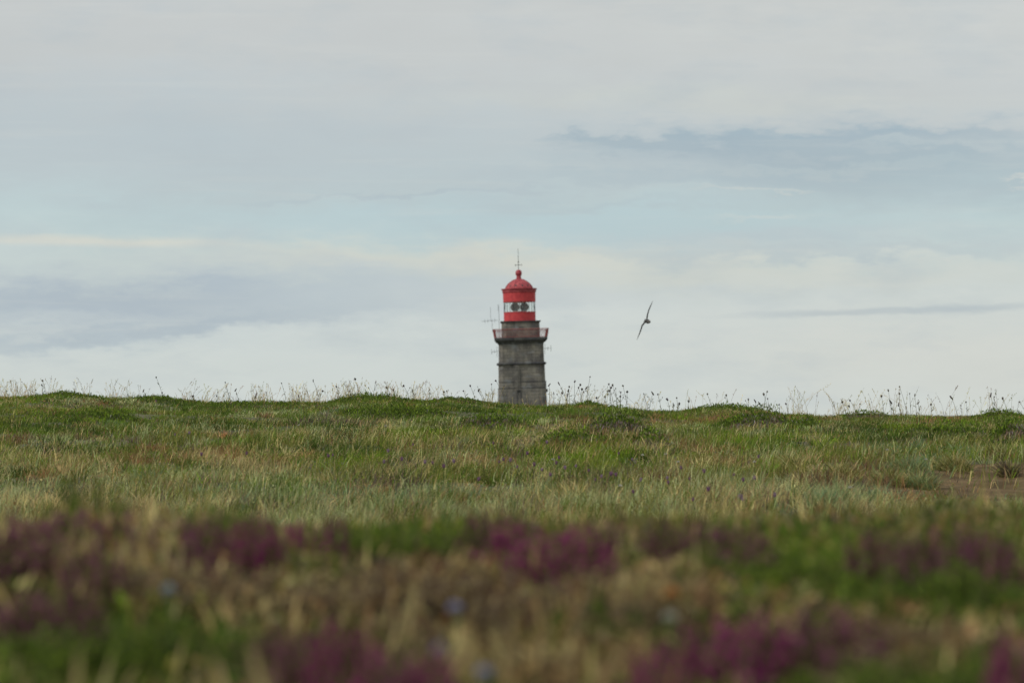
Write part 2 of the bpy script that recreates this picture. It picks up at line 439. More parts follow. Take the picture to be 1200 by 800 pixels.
def stone_mat(name, base, warm, dark, bw=.95, bh=.36):
    m, t, b = mat(name); l = t.links
    co = t.nodes.new('ShaderNodeTexCoord'); sp = t.nodes.new('ShaderNodeSeparateXYZ'); l.new(co.outputs['Object'], sp.inputs[0])
    ad = t.nodes.new('ShaderNodeMath'); ad.operation = 'ADD'; l.new(sp.outputs[0], ad.inputs[0]); l.new(sp.outputs[1], ad.inputs[1])
    cb = t.nodes.new('ShaderNodeCombineXYZ'); l.new(ad.outputs[0], cb.inputs[0]); l.new(sp.outputs[2], cb.inputs[1])
    br = t.nodes.new('ShaderNodeTexBrick'); l.new(cb.outputs[0], br.inputs['Vector'])
    br.inputs['Scale'].default_value = 1; br.inputs['Brick Width'].default_value = bw; br.inputs['Row Height'].default_value = bh
    br.inputs['Mortar Size'].default_value = .022; br.inputs['Mortar Smooth'].default_value = .3
    br.inputs['Color1'].default_value = (*base, 1); br.inputs['Color2'].default_value = (*warm, 1); br.inputs['Mortar'].default_value = (*dark, 1)
    def nz(sc_, det, mul=(1, 1, 1)):
        mp = t.nodes.new('ShaderNodeMapping'); mp.inputs['Scale'].default_value = mul; l.new(co.outputs['Object'], mp.inputs[0])
        n = t.nodes.new('ShaderNodeTexNoise'); n.inputs['Scale'].default_value = sc_; n.inputs['Detail'].default_value = det
        l.new(mp.outputs[0], n.inputs['Vector']); return n.outputs['Fac']
    def rmp(f, a, b_, ca, cb_):
        r = t.nodes.new('ShaderNodeValToRGB'); r.color_ramp.elements[0].position = a; r.color_ramp.elements[1].position = b_
        r.color_ramp.elements[0].color = (*ca, 1); r.color_ramp.elements[1].color = (*cb_, 1); l.new(f, r.inputs[0]); return r.outputs[0]
    def mul(a, b_, f=1.0):
        mm = t.nodes.new('ShaderNodeMix'); mm.data_type = 'RGBA'; mm.blend_type = 'MULTIPLY'; mm.inputs[0].default_value = f
        l.new(a, mm.inputs[6]); l.new(b_, mm.inputs[7]); return mm.outputs[2]
    cc = mul(br.outputs['Color'], rmp(nz(.9, 6), .3, .7, (.62, .62, .66), (1.15, 1.13, 1.05)))
    cc = mul(cc, rmp(nz(1.0, 6, (2.2, 2.2, .35)), .32, .62, (.6, .6, .62), (1.1, 1.1, 1.08)), .8)      # rain streaks
    cc = mul(cc, rmp(nz(7, 4), .3, .7, (.75, .75, .75), (1.2, 1.2, 1.2)), .8)
    # pale bluish lichen
    mm = t.nodes.new('ShaderNodeMix'); mm.data_type = 'RGBA'; l.new(rmp(nz(.75, 7, (1, 1, 1.6)), .56, .68, (0, 0, 0), (.6, .6, .6)), mm.inputs[0])
    l.new(cc, mm.inputs[6]); mm.inputs[7].default_value = (.21, .225, .24, 1)
    l.new(mm.outputs[2], b.inputs['Base Color'])
    bp = t.nodes.new('ShaderNodeBump'); bp.inputs['Distance'].default_value = .03; bp.inputs['Strength'].default_value = .6
    l.new(br.outputs['Fac'], bp.inputs['Height']); bp.invert = True; l.new(bp.outputs[0], b.inputs['Normal'])
    b.inputs['Roughness'].default_value = .9; b.inputs['Specular IOR Level'].default_value = .2
    return m


M_stone = stone_mat('grey_granite', (.155, .150, .140), (.205, .192, .170), (.115, .110, .104))
M_trim = stone_mat('weathered_cornice', (.080, .082, .092), (.11, .11, .112), (.06, .06, .062), 1.3, .5)
m_, t_, b_ = mat('lantern_glass')
tb = t_.nodes.new('ShaderNodeBsdfTransparent'); gb = t_.nodes.new('ShaderNodeBsdfGlossy'); gb.inputs['Roughness'].default_value = .05
fr = t_.nodes.new('ShaderNodeFresnel'); mxx = t_.nodes.new('ShaderNodeMixShader'); tb.inputs[0].default_value = (.95, .97, .95, 1)
mxx.inputs[0].default_value = .07; t_.links.new(tb.outputs[0], mxx.inputs[1]); t_.links.new(gb.outputs[0], mxx.inputs[2])
t_.links.new(mxx.outputs[0], t_.nodes['Material Output'].inputs[0]); M_glass = m_
M_lens = noise_mat('thick_lens_glass', (.12, .145, .135), (.34, .37, .35), 5, .15, .5, spec=.8)

# ------------------------------------------------------------------ ground
xs = np.unique(np.concatenate([np.linspace(-9, 9, 221), np.linspace(9, 40, 32)[1:], -np.linspace(9, 40, 32)[1:],
                               np.geomspace(40, 4000, 26)[1:], -np.geomspace(40, 4000, 26)[1:]]))
ys = np.unique(np.concatenate([-np.geomspace(1, 900, 22), np.linspace(-1, 8, 91), np.linspace(8, 48, 401)[1:], np.linspace(48, 120, 60)[1:],
                               np.geomspace(120, 6000, 50)[1:]]))
GX, GY = np.meshgrid(xs, ys); GZ = H(GX, GY)
nx, ny = len(xs), len(ys)
idx = np.arange(nx * ny).reshape(ny, nx)
q = np.stack([idx[:-1, :-1], idx[:-1, 1:], idx[1:, 1:], idx[1:, :-1]], -1).reshape(-1, 4)
gv = np.stack([GX, GY, GZ], -1).reshape(-1, 3)
tag(make_mesh('ground', gv, None, None, M_soil, None, q, True), kind='structure')
M_far = noise_mat('heath_turf', (.05, .07, .025), (.13, .12, .06), .35, .95, .4)
# distant turf beyond the ridge shares the sheet: second material slot
g_ob = bpy.data.objects['ground']; g_ob.data.materials.append(M_far)
cyq = gv[q][:, :, 1].mean(1); cxq = np.abs(gv[q][:, :, 0].mean(1))
g_ob.data.polygons.foreach_set('material_index', ((cyq > 46) | (cyq < -.5) | (cxq > 10)).astype(np.int32))


# trodden earth path on the right of the slope
def path_mask(X, Y):
    a, b = proj(X, Y, H(X, Y))
    n = (fbm(X / .5, Y / .5, 21, 3) - .5)
    m1 = ((a - 1200) / 130) ** 2 + ((b - 568) / 26) ** 2
    m2 = ((a - 1020) / 160) ** 2 + ((b - 578) / 6) ** 2
    return (np.minimum(m1, m2) + n * 1.6 < 1.0) & (Y > 14) & (Y < 34)


cq = gv[q].mean(1); pm = path_mask(cq[:, 0], cq[:, 1]) & (cq[:, 0] < 8)
pq = q[pm]; used, inv = np.unique(pq, return_inverse=True)
pv = gv[used].copy(); pv[:, 2] += .004
tag(make_mesh('path', pv, None, None, M_path, None, inv.reshape(-1, 4), True), kind='structure')

# ------------------------------------------------------------------ colours of the sward (albedo)
PAL = dict(green=(.098, .145, .022), dark=(.050, .080, .014), olive=(.165, .165, .040), sage=(.300, .325, .150), straw=(.400, .325, .145),
           brown=(.140, .088, .048), blue=(.135, .200, .095), rust=(.250, .150, .065), heath=(.110, .080, .065), bright=(.140, .205, .018))
PN = list(PAL); PC = np.array([PAL[k] for k in PN])


def pick(W):
    """W: dict name -> weight array; choose a palette colour per blade"""
    names = list(W); A = np.stack([np.clip(W[k], 0, None) for k in names], 1) + 1e-6
    A = np.cumsum(A / A.sum(1, keepdims=True), 1); r = rng.random(len(A))[:, None]
    i = (r > A).sum(1).clip(0, len(names) - 1)
    C = np.array([PAL[k] for k in names])[i]
    C = C * np.exp(rng.normal(size=(len(C), 1)) * .29).clip(.4, 2.0)
    return C * (1 + rng.normal(size=(len(C), 3)) * .06)


def mid_colour(X, Y, Z):
    a, b = proj(X, Y, Z)
    n1 = fbm(a / 85, b / 11, 31, 3); n2 = fbm(a / 45, b / 7, 37, 3); n3 = fbm(a / 140, b / 22, 41, 3)
    p1 = ss(.50, .60, n1); p2 = ss(.50, .62, n2); p3 = ss(.46, .6, n3)
    top = 1 - ss(492, 512, b); low = ss(545, 585, b); mid = (1 - top) * (1 - low)
    right = ss(880, 1000, a)
    def ell(cx, cy, rx, ry): return np.exp(-(((a - cx) / rx) ** 2 + ((b - cy) / ry) ** 2))
    brown = ell(1150, 572, 110, 14) * 2.2 + ell(960, 560, 120, 7) * .8 + ell(780, 498, 50, 5) + ell(760, 518, 40, 4) * 1.3 + ell(900, 492, 45, 4)
    tan = ell(870, 505, 70, 12) + ell(560, 540, 300, 14) * .8 + ell(290, 535, 90, 16) + ell(120, 545, 140, 22) * .8 + ell(1080, 495, 90, 6) * .5 + ell(380, 560, 90, 18) * .5
    blue = ell(1090, 590, 130, 9) * 2.5 + ell(1060, 545, 60, 14) * 1.2 + ell(420, 590, 180, 12) * .9 + ell(330, 500, 120, 12) * .4 + ell(960, 520, 60, 10) * .8
    dk = 1.6 * (ell(500, 490, 130, 8) * 1.3 + ell(640, 500, 110, 5) + ell(250, 500, 120, 5) + ell(960, 507, 110, 5)) + ell(500, 490, 130, 8) + ell(100, 487, 90, 6) + ell(60, 505, 80, 6) * 1.2 + ell(330, 475, 150, 7) * 1.2 + ell(420, 520, 160, 5) + ell(1130, 500, 90, 7) + ell(700, 520, 130, 7)
    W = dict(green=.70 * top + .50 * mid + .12 * low + p2 * .5 * (1 - low) + dk * .6,
             dark=.26 * top + .18 * mid + .05 * low + p1 * .45 * (1 - low) + dk * .9,
             bright=(.22 * top + .20 * mid) * (1 + 2 * p2) + ell(560, 505, 200, 9) * .5 + ell(1120, 500, 120, 7) * .4,
             olive=.40 + .15 * mid,
             sage=.03 * top + .10 * mid + .95 * low + p3 * .18,
             straw=.08 * top + .12 * mid + .50 * low * (1 - .5 * right) + tan * .75,
             brown=.05 + brown * 1.4, rust=.05 + tan * .35 + brown * .8 + right * .12, blue=blue * .9 + .05 * low, heath=.10 * p1 + .05)
    for i, k_ in enumerate(W):      # each species keeps to its own patches
        f = .55 * fbm(a / 85, b / 8.5, 100 + 7 * i, 3) + .45 * fbm(X / .22, Y / .30, 150 + 7 * i, 2)
        W[k_] = W[k_] * np.exp(16 * (f - .5))
    return W, a, b


# ------------------------------------------------------------------ low heath mounds on the slope and the ridge
# centre x, crown y (photo), half width px, height m, depth m, under colour strength, label
mounds = [
    (82, 461, 48, .035, .35, .1, 'low green heath mound far left on the ridge crest'),
    (185, 466, 38, .03, .35, .1, 'small green heath mound on the crest under the lone tall seed head at left'),
    (300, 471, 80, .03, .4, .1, 'long dark green heath mound along the crest left of the highest rise'),
    (440, 465, 66, .05, .5, .1, 'broad bright green heath mound crowning the ridge left of the lighthouse'),
    (545, 470, 40, .025, .4, .3, 'flat heath mound on the crest just left of the tower foot'),
    (690, 472, 22, .035, .3, .1, 'small round green heath mound on the crest just right of the lighthouse'),
    (852, 477, 55, .045, .4, .1, 'rounded dark green heath mound on the crest right of the bird'),
    (1012, 486, 40, .03, .3, .9, 'brown green heath mound on the crest below the thick grass plumes'),
    (1172, 485, 34, .04, .4, .1, 'green heath mound at the far right end of the crest'),
    (725, 489, 42, .09, .4, 1, 'green topped heath mound with grey brown side, upper one right of the tower'),
    (765, 514, 30, .065, .35, .9, 'small heath mound with dark brown hollow side, lower one right of the tower'),
    (668, 511, 50, .05, .35, .2, 'bright green heath mound left of the brown hollow'),
    (885, 489, 52, .08, .4, 1.1, 'wide heath mound with brown twiggy front beneath the right crest'),
    (940, 494, 34, .05, .3, .2, 'small leafy green heath mound right of the brown twiggy one'),
    (575, 489, 45, .05, .4, .6, 'dark green heath mound below the foot of the lighthouse'),
    (470, 484, 62, .05, .4, .1, 'long dark green heath mound halfway down below the broad crest mound'),
    (120, 486, 60, .04, .35, .2, 'flat bright green heath mound below the left crest'),
    (1110, 502, 62, .045, .35, .2, 'long green heath mound below the right crest'),
    (1188, 499, 24, .09, .4, 1.2, 'grey brown twiggy heath mound at the right edge of the slope'),
]
MS = []
for cx, cy, hw, hgt, dep, und, label in mounds:
    if abs(cy - np.interp(cx, crest[:, 0], crest[:, 1])) < 4:      # on the crest itself
        yc = YC - .35; X0, Y0 = ray(cx, cy, yc)[0][0], yc
    else:
        X0, Y0, _ = hit(cx, cy, hgt + .02); Y0 += dep * .3
    MS.append((X0, Y0, hw / FPX * Y0, dep, hgt * (1.25 if cy > 483 else .75) + .022, und, label, cx, cy))

# ------------------------------------------------------------------ the sward, one countless mass
def scatter(n, y0, y1, margin, power=1.0):
    t = rng.random(n); Y = y0 + (y1 - y0) * t ** power
    X = (rng.random(n) * 2 - 1) * (.1335 * Y + margin)
    return X, Y


G = Geo()
NB = 420000
X, Y = scatter(NB, 14.5, 43.5, .8)
keep = ~(path_mask(X, Y) & (rng.random(NB) < .92))
for m_x, m_y, m_rx, m_d, *_ in MS: keep &= ((X - m_x) / m_rx) ** 2 + ((Y - m_y) / m_d) ** 2 >  .9 * (rng.random(NB) > .14)
X, Y = X[keep], Y[keep]
Z = H(X, Y); W, a, b = mid_colour(X, Y, Z); C = pick(W)
clump = fbm(X / .22, Y / .22, 51, 3); big = fbm(X / .9, Y / .7, 53, 2)
hh = np.interp(Y, [14, 19, 26, 33, 41, 44], [.085, .075, .055, .042, .030, .030]) * (.25 + 1.5 * ss(.3, .7, clump)) * (1 - .55 * np.exp(-(((a - 1140) / 110) ** 2 + ((b - 592) / 16) ** 4))) * (.7 + .6 * big) * (.6 + .7 * rng.random(len(X)))
wd = np.interp(Y, [14, 25, 43], [.0032, .0045, .0070]) * (.7 + .6 * rng.random(len(X)))
wind = np.where(rng.random(len(X)) < .5, rng.normal(.2, .9, len(X)), rng.random(len(X)) * 6.28)
G.blades_lo(np.stack([X, Y, Z - .004], 1), hh, wd, wind, rng.random(len(X)) ** .8 * 1.2, rng.random(len(X)) * math.pi, C)
# small broad leaves of clover, plantain and creeping heath threaded through it
n = 260000
X, Y = scatter(n, 14.5, 43.0, .7); k = ~path_mask(X, Y) & (rng.random(n) < .25 + .9 * ss(.4, .62, fbm(X / .5, Y / .5, 57, 3))); X, Y = X[k], Y[k]; n = len(X)
g0 = H(X, Y); up_ = rng.random(n) ** 1.4 * np.interp(Y, [14, 26, 43], [.055, .045, .03]); W, a, b = mid_colour(X, Y, g0)
W['straw'] = W['straw'] * .35; W['green'] = W['green'] * 1.5; D = rng.normal(size=(n, 3)); D[:, 2] = np.abs(D[:, 2]) + .3
G.leaves(np.stack([X, Y, g0 + up_], 1), np.interp(Y, [14, 43], [.011, .018]) * (.6 + .8 * rng.random(n)), D, pick(W), .5)
# fountain-like tufts and flattened thatch break the sward up
nt_ = 2300
X, Y = scatter(nt_, 14.8, 42.0, .6); k = ~path_mask(X, Y)
for m_x, m_y, m_rx, m_d, *_ in MS: k &= ((X - m_x) / m_rx) ** 2 + ((Y - m_y) / m_d) ** 2 > 1
X, Y = X[k], Y[k]; nt_ = len(X)
W, a, b = mid_colour(X, Y, H(X, Y)); W['straw'] = W['straw'] * 1.6; Ct = pick(W); m = 34
X2 = np.repeat(X, m); Y2 = np.repeat(Y, m); th = rng.random(nt_ * m) * 6.283; r = rng.random(nt_ * m) * .05 * np.repeat(.5 + rng.random(nt_), m)
sz = np.repeat(np.interp(Y, [14, 22, 32, 42], [.10, .09, .06, .042]) * (.5 + rng.random(nt_)), m)
X2 = X2 + np.cos(th) * r * 1.5; Y2 = Y2 + np.sin(th) * r; C = np.repeat(Ct, m, 0) * np.exp(rng.normal(size=(nt_ * m, 1)) * .18)
G.blades(np.stack([X2, Y2, H(X2, Y2)], 1), sz * (.6 + .5 * rng.random(nt_ * m)), np.repeat(np.interp(Y, [14, 42], [.0032, .006]), m), th + np.repeat(rng.normal(0, .4, nt_), m),
         (.2 + 7 * r + .55 * rng.random(nt_ * m)).clip(0, 1.15), rng.random(nt_ * m) * 3.14, C, .7)
# longer pale bents standing above the sward
n = 22000
X, Y = scatter(n, 15, 40, .6, .85); Z = H(X, Y); W, a, b = mid_colour(X, Y, Z)
k = rng.random(n) * np.interp(Y, [26, 34], [1, 2.2]) < (.25 + .9 * ss(.45, .65, fbm(X / 1.4, Y / .9, 61, 2))); k &= ~path_mask(X, Y) & ~((a > 1040) & (b > 575) & (b < 612)); X, Y, Z = X[k], Y[k], Z[k]; n = len(X)
C = pick(dict(straw=np.full(n, .6), sage=np.full(n, .5), olive=np.full(n, .2), rust=np.full(n, .12))) * 1.4
hh = np.interp(Y, [14, 22, 32, 41], [.13, .11, .075, .045]) * (.6 + .7 * rng.random(n))
G.blades_lo(np.stack([X, Y, Z], 1), hh, np.interp(Y, [14, 41], [.0024, .0045]), rng.normal(.2, 1.1, n), .15 + .9 * rng.random(n), rng.random(n) * math.pi, C)
# coarse turf in the dip that the near heath hides, and beside the frame
n = 40000
X, Y = scatter(n, 6.0, 15, 1.2); Z = H(X, Y); C = pick(dict(green=np.full(n, .4), olive=np.full(n, .5), straw=np.full(n, .3)))
G.blades_lo(np.stack([X, Y, Z], 1), .06 + .10 * rng.random(n), np.full(n, .006), rng.random(n) * 6.3, .6 * rng.random(n), rng.random(n) * 3.14, C)
n = 60000
sgn = np.where(rng.random(n) < .5, -1, 1); Y = 10 + rng.random(n) * 34; X = sgn * (.1335 * Y + .6 + rng.random(n) ** 1.5 * 4); Z = H(X, Y)
W, a, b = mid_colour(X, Y, Z); C = pick(W)
G.blades_lo(np.stack([X, Y, Z], 1), (.06 + .08 * rng.random(n)), np.full(n, .012), rng.random(n) * 6.3, .6 * rng.random(n), rng.random(n) * 3.14, C)
n = 20000
Y = 43 + rng.random(n) * 12; X = (rng.random(n) * 2 - 1) * 9; Z = H(X, Y); C = pick(dict(green=np.full(n, .4), olive=np.full(n, .5), straw=np.full(n, .3)))
G.blades_lo(np.stack([X, Y, Z], 1), (.04 + .05 * rng.random(n)), np.full(n, .012), rng.random(n) * 6.3, .6 * rng.random(n), rng.random(n) * 3.14, C)
tag(G.build('grass', M_plant), 'mixed green, olive and straw grass covering the slope up to the ridge', 'grass', kind='stuff')

# feathery flowering grass against the sky
G = Geo()
n = 5200
x = rng.random(n) * 1280 - 40
den = .08 + .5 * ss(.42, .65, fbm(x / 22, x * 0, 71, 2)); den = np.where((x > 270) & (x < 370) | (x > 395) & (x < 580) | (x > 920) & (x < 1110) | (x < 30), den * 1.7, den)
den = np.where((x > 770) & (x < 920) | (x > 590) & (x < 640), .07, den)
x = x[rng.random(n) < den]; n = len(x)
Y = 40.2 + rng.random(n) * 3.0
P = ray(x, np.full(n, 475.), Y); X = P[:, 0]; Z = H(X, Y)
hgt = (.04 + .27 * rng.random(n) ** 2.2) * np.where(x > 920, 1.1, .72) + np.where(Y > 41.5, .03, 0)
lean = rng.normal(.05, .16, n); leany = rng.normal(0, .15, n)
Ct = pick(dict(straw=np.full(n, .7), rust=np.full(n, .25), olive=np.full(n, .2), heath=np.full(n, .1))) * 1.3
for i in range(n):
    h = hgt[i]; tt = np.linspace(0, 1, 5)
    pts = np.stack([X[i] + lean[i] * h * tt ** 2 * 2, Y[i] + leany[i] * h * tt ** 2, Z[i] + h * tt], 1)
    G.tube(pts, np.array([.0014, .0012, .0010, .0008, .0005]), Ct[i], 3)
    m = int(3 + 12 * h / .3); s0 = rng.random() * .25 + .55
    tq = s0 + (1 - s0) * rng.random(m); q_ = np.stack([np.interp(tq, tt, pts[:, j]) for j in range(3)], 1)
    wide = rng.random() < .35
    D = rng.normal(size=(m, 3)) * (.9 if wide else .3); D[:, 2] += 1
    G.leaves(q_, .008 + .012 * rng.random(m) * (1 + h * 2), D, np.repeat(Ct[i][None], m, 0), .2)
tag(G.build('flowering_grass', M_plant), 'pale feathery flowering grass fringing the ridge against the sky', 'grass', kind='stuff')

def make_mound(X0, Y0, rx, dep, hgt, und, label, cx, cy):
    Z0 = float(H(X0, Y0))
    e = empty('heath_mound', (X0, Y0, Z0)); tag(e, label, 'heath mound', 'low heath mounds')
    fol, tw = Geo(), Geo()
    n = int(3600 + 11000 * rx * dep * 2)
    th = rng.random(n) * 2 * math.pi; r = np.sqrt(rng.random(n))
    wob = 1 + .35 * (fbm(3 + np.cos(th) * 1.7 + cx, 3 + np.sin(th) * 1.7, 83, 2) - .5) * 2 + .18 * np.sin(th * 3 + cx) + .12 * np.sin(th * 7 + cy)
    x = np.cos(th) * r * rx * wob; y = np.sin(th) * r * dep * wob
    lump = .35 + 1.3 * fbm(x / .10 + cx, y / .10, 81, 3)
    dome = hgt * np.clip(1 - r ** 2.2, 0, 1) * lump * (.7 + .6 * (rng.random(n) < .12))
    z = H(X0 + x, Y0 + y) - Z0 + dome
    # brownish bare twigs on the steep near side
    front = (y < -.25 * dep) & (rng.random(n) < und * .75 * ss(.25, .6, r))
    P = np.stack([x, y, z - .012], 1)
    D = rng.normal(size=(n, 3)) * .55; D[:, 2] = np.abs(D[:, 2]) + .6
    base = np.array([PAL['dark'], PAL['green'], PAL['bright']])[rng.choice(3, n, p=[.35, .45, .2])]
    Cc = base * (1 + rng.normal(size=(n, 1)) * .2).clip(.5, 1.6) * (.85 + .4 * (lump - .55))[:, None]
    f = ~front
    fol.leaves(P[f], .014 + .024 * rng.random(f.sum()) ** 2, D[f], Cc[f], .35)
    nf = int(front.sum())
    if nf > 20:
        Cb = np.array([PAL['heath'], PAL['brown'], (.17, .15, .14)])[rng.choice(3, nf)] * (1 + rng.normal(size=(nf, 1)) * .3).clip(.4, 1.8)
        tw.leaves(P[front], .02 + .02 * rng.random(nf), D[front], Cb, .16)
    m = int(70 + 200 * rx)          # fine woody stems below the leaves
    th = rng.random(m) * 2 * math.pi; r = np.sqrt(rng.random(m)) * .9
    xb, yb = np.cos(th) * r * rx, np.sin(th) * r * dep
    zb = H(X0 + xb, Y0 + yb) - Z0
    tw.blades_lo(np.stack([xb, yb, zb], 1), hgt * (1 - r ** 3) + .01, np.full(m, .003), rng.random(m) * 6.3, rng.random(m) * .5, rng.random(m) * 3, np.tile(PAL['heath'], (m, 1)))
    fol.build('foliage', M_leaf, e); tag(tw.build('twigs', M_twig, e), kind='stuff')
for a_ in MS: make_mound(*a_)

# ------------------------------------------------------------------ tussocks on the right slope
tuss = [(1062, 548, 30, 'blue', 'blue green grass tussock leaning over the trodden path'),
        (1080, 566, 26, 'blue', 'low blue green grass tussock at the edge of the trodden path'),
        (1040, 562, 26, 'straw', 'straw coloured tussock beside the blue green ones'),
        (985, 556, 32, 'olive', 'rounded olive tussock left of the straw coloured one'),
        (1118, 543, 28, 'olive', 'olive tussock just above the trodden path'),
        (1165, 530, 32, 'olive', 'wide olive tussock near the right edge above the path'),
        (925, 545, 26, 'olive', 'small olive tussock alone in mid slope right of centre'),
        (1182, 552, 14, 'heath', 'dark grey scrubby tussock on the bare path')]
for cx, cy, hw, kind_, label in tuss:
    X0, Y0, Z0 = hit(cx, cy + 8, .0)
    rx = hw / FPX * Y0; e = Geo(); n = 1500
    th = rng.random(n) * 2 * math.pi; r = rng.random(n) ** .7 * rx * .75
    P = np.stack([np.cos(th) * r, np.sin(th) * r, H(X0 + np.cos(th) * r, Y0 + np.sin(th) * r) - Z0], 1)
    Cc = pick({kind_: np.full(n, .7), 'sage': np.full(n, .25 if kind_ == 'blue' else .08), 'olive': np.full(n, .25), 'straw': np.full(n, .2), 'dark': np.full(n, .1)})
    e.blades(P, (.04 + .10 * rng.random(n) ** 1.3) * (1 - .4 * r / rx) * (.6 + .8 * fbm(np.cos(th) * 2 + cx, np.sin(th) * 2, 87, 2)), np.full(n, .0038), th * .6 + rng.normal(0, 1.0, n), (.3 + .5 * r / rx + .5 * rng.random(n)).clip(0, 1.1), rng.random(n) * 3.14, Cc, .7)
    o = e.build('tussock', M_plant); o.location = (X0, Y0, Z0); tag(o, label, 'tussock', 'grass tussocks on the right slope')

# ------------------------------------------------------------------ flower and seed heads on stems
def head_geo(g, p, r, kind_, rgb, D=(0, 0, 1)):
    D = np.array(D, float); D /= np.linalg.norm(D)
    rgb = np.array(rgb)
    if kind_ == 'spike':
        g.tube([p - D * r * 1.9, p - D * r, p + D * r * .4, p + D * r * 1.6, p + D * r * 2.3], np.array([.2, .6, .65, .45, .1]) * r, rgb, 6)
        n = 26; q_ = p + D * (rng.random((n, 1)) * 3.4 - 1.4) * r; dd = rng.normal(size=(n, 3)) + D * .4
        g.leaves(q_, r * .9, dd, np.tile(rgb * .9, (n, 1)), .4)
    else:
        flat = .75 if kind_ == 'globe' else .55
        g.tube([p - D * r * .95, p - D * r * .7, p - D * r * .1, p + D * r * .4 * flat, p + D * r * flat * .8], np.array([.15, .6, .72, .6, .2]) * r, rgb * .8, 7)
        n = 34; dd = rng.normal(size=(n, 3)); dd /= np.linalg.norm(dd, axis=1, keepdims=True)
        dd = dd + D * (.3 if kind_ == 'globe' else .9)
        g.leaves(np.tile(p, (n, 1)) + dd * r * .35, r * .85, dd, np.tile(rgb, (n, 1)) * (1 + rng.normal(size=(n, 1)) * .2).clip(.5, 1.6), .4)


heads = [(50, 446), (49, 451), (183, 442), (42, 457), (168, 458), (190, 460), (8, 458), (264, 448), (276, 457), (254, 464), (300, 463), (367, 446),
         (350, 464), (378, 458), (394, 453), (416, 444), (410, 458), (440, 448), (432, 454), (453, 454), (461, 457), (473, 452), (483, 458), (551, 452),
         (543, 458), (576, 450), (561, 457), (504, 461), (520, 459), (330, 449), (312, 460), (581, 446), (643.5, 451), (655, 449.5), (649, 461), (659, 460.5),
         (667, 453), (666, 458), (665, 463), (673.5, 447), (680, 451), (678, 454), (682, 456), (687, 454.5), (691.5, 441.5), (699, 466), (709, 465),
         (713.5, 450), (716, 454), (718, 451.5), (714, 458), (721.5, 455), (730, 452), (727.5, 459.5), (727, 464.5), (735, 459), (754.5, 461.5), (765, 461),
         (771, 462), (782, 468), (789, 474), (793, 466), (796, 473), (807, 470), (829, 461.5), (851, 463), (859, 473), (877, 468), (885, 470), (890, 473), (899, 459),
         (895, 462), (899.5, 467), (913, 474), (921, 473), (987, 471), (995, 476), (996, 469), (1008, 473), (1033, 464), (1041, 457.5), (1054, 453), (1054, 461), (1044, 471),
         (1066, 461), (1072, 463), (1076, 472), (1053, 474), (1091, 474), (1115, 466), (1132, 471), (1126, 475), (1161, 463), (1165, 465), (1175, 467), (1195, 471),
         (104, 462), (150, 463), (226, 464), (360, 459)]
ordn = lambda n: '%d%s' % (n, 'th' if 10 <= n % 100 <= 20 else {1: 'st', 2: 'nd', 3: 'rd'}.get(n % 10, 'th'))
hs = sorted(heads); left = [h for h in hs if h[0] < 610][::-1]; right_ = [h for h in hs if h[0] > 610]
for side, lst in (('left', left), ('right', right_)):
    for i, (hx, hy) in enumerate(lst):
        cy = float(np.interp(hx, crest[:, 0], crest[:, 1]))
        Yh = 40.9 + random.random() * .9
        p = ray(hx, hy, Yh)[0]
        hgt = p[2] - float(H(p[0], Yh))
        ln = random.gauss(-.06 if hx < 900 else -.12, .16) * hgt
        bx = p[0] - ln; bz = float(H(bx, Yh))
        g = Geo(); t = np.linspace(0, 1, 7)
        kind_ = 'globe' if random.random() < .5 else ('cup' if random.random() < .65 else 'spike')
        if (hx, hy) in ((183, 442), (264, 448), (829, 461.5)): kind_ = 'globe'
        pts = np.stack([ln * t ** 1.6, 0 * t + .01 * np.sin(t * 3), (p[2] - bz) * t], 1)
        g.tube(pts, np.linspace(.0022, .0013, 7), (.10, .10, .055), 4)
        r = .0075 + .007 * random.random()
        rgb = random.choice([(.085, .062, .06), (.12, .085, .10), (.15, .12, .09), (.07, .06, .045)])
        head_geo(g, pts[-1], r, kind_, rgb, (random.gauss(0, .5), 0, 1))
        m = 5; tt = .1 + .6 * rng.random(m); q_ = np.stack([np.interp(tt, t, pts[:, j]) for j in range(3)], 1); D = rng.normal(size=(m, 3)); D[:, 2] = 1.0
        g.leaves(q_, .02 + .03 * rng.random(m), D, np.tile((.10, .11, .05), (m, 1)), .2)
        if random.random() < .3 and hgt > .1:      # side branch with a bud
            k = .6; b0 = np.array([np.interp(k, t, pts[:, j]) for j in range(3)]); b1 = b0 + np.array([random.choice((-1, 1)) * .03, 0, .05])
            g.tube([b0, (b0 + b1) / 2 + np.array([0, 0, -.004]), b1], .0012, (.10, .10, .055), 4); head_geo(g, b1, r * .6, 'globe', rgb)
        o = g.build('seed_head', M_petal); o.location = (bx, Yh, bz)
        up_px = cy - hy
        size = 'tall' if up_px > 19 else ('short' if up_px < 12 else 'slim')
        tilt = 'leaning left' if ln < -.09 * hgt else ('leaning right' if ln > .09 * hgt else 'upright')
        shape = {'globe': 'round', 'cup': 'cup shaped', 'spike': 'spiky'}[kind_]
        tag(o, '%s %s seed head %s, %s to the %s of the lighthouse' % (size, shape, tilt, ordn(i + 1), side), 'seed head', 'seed heads along the ridge')

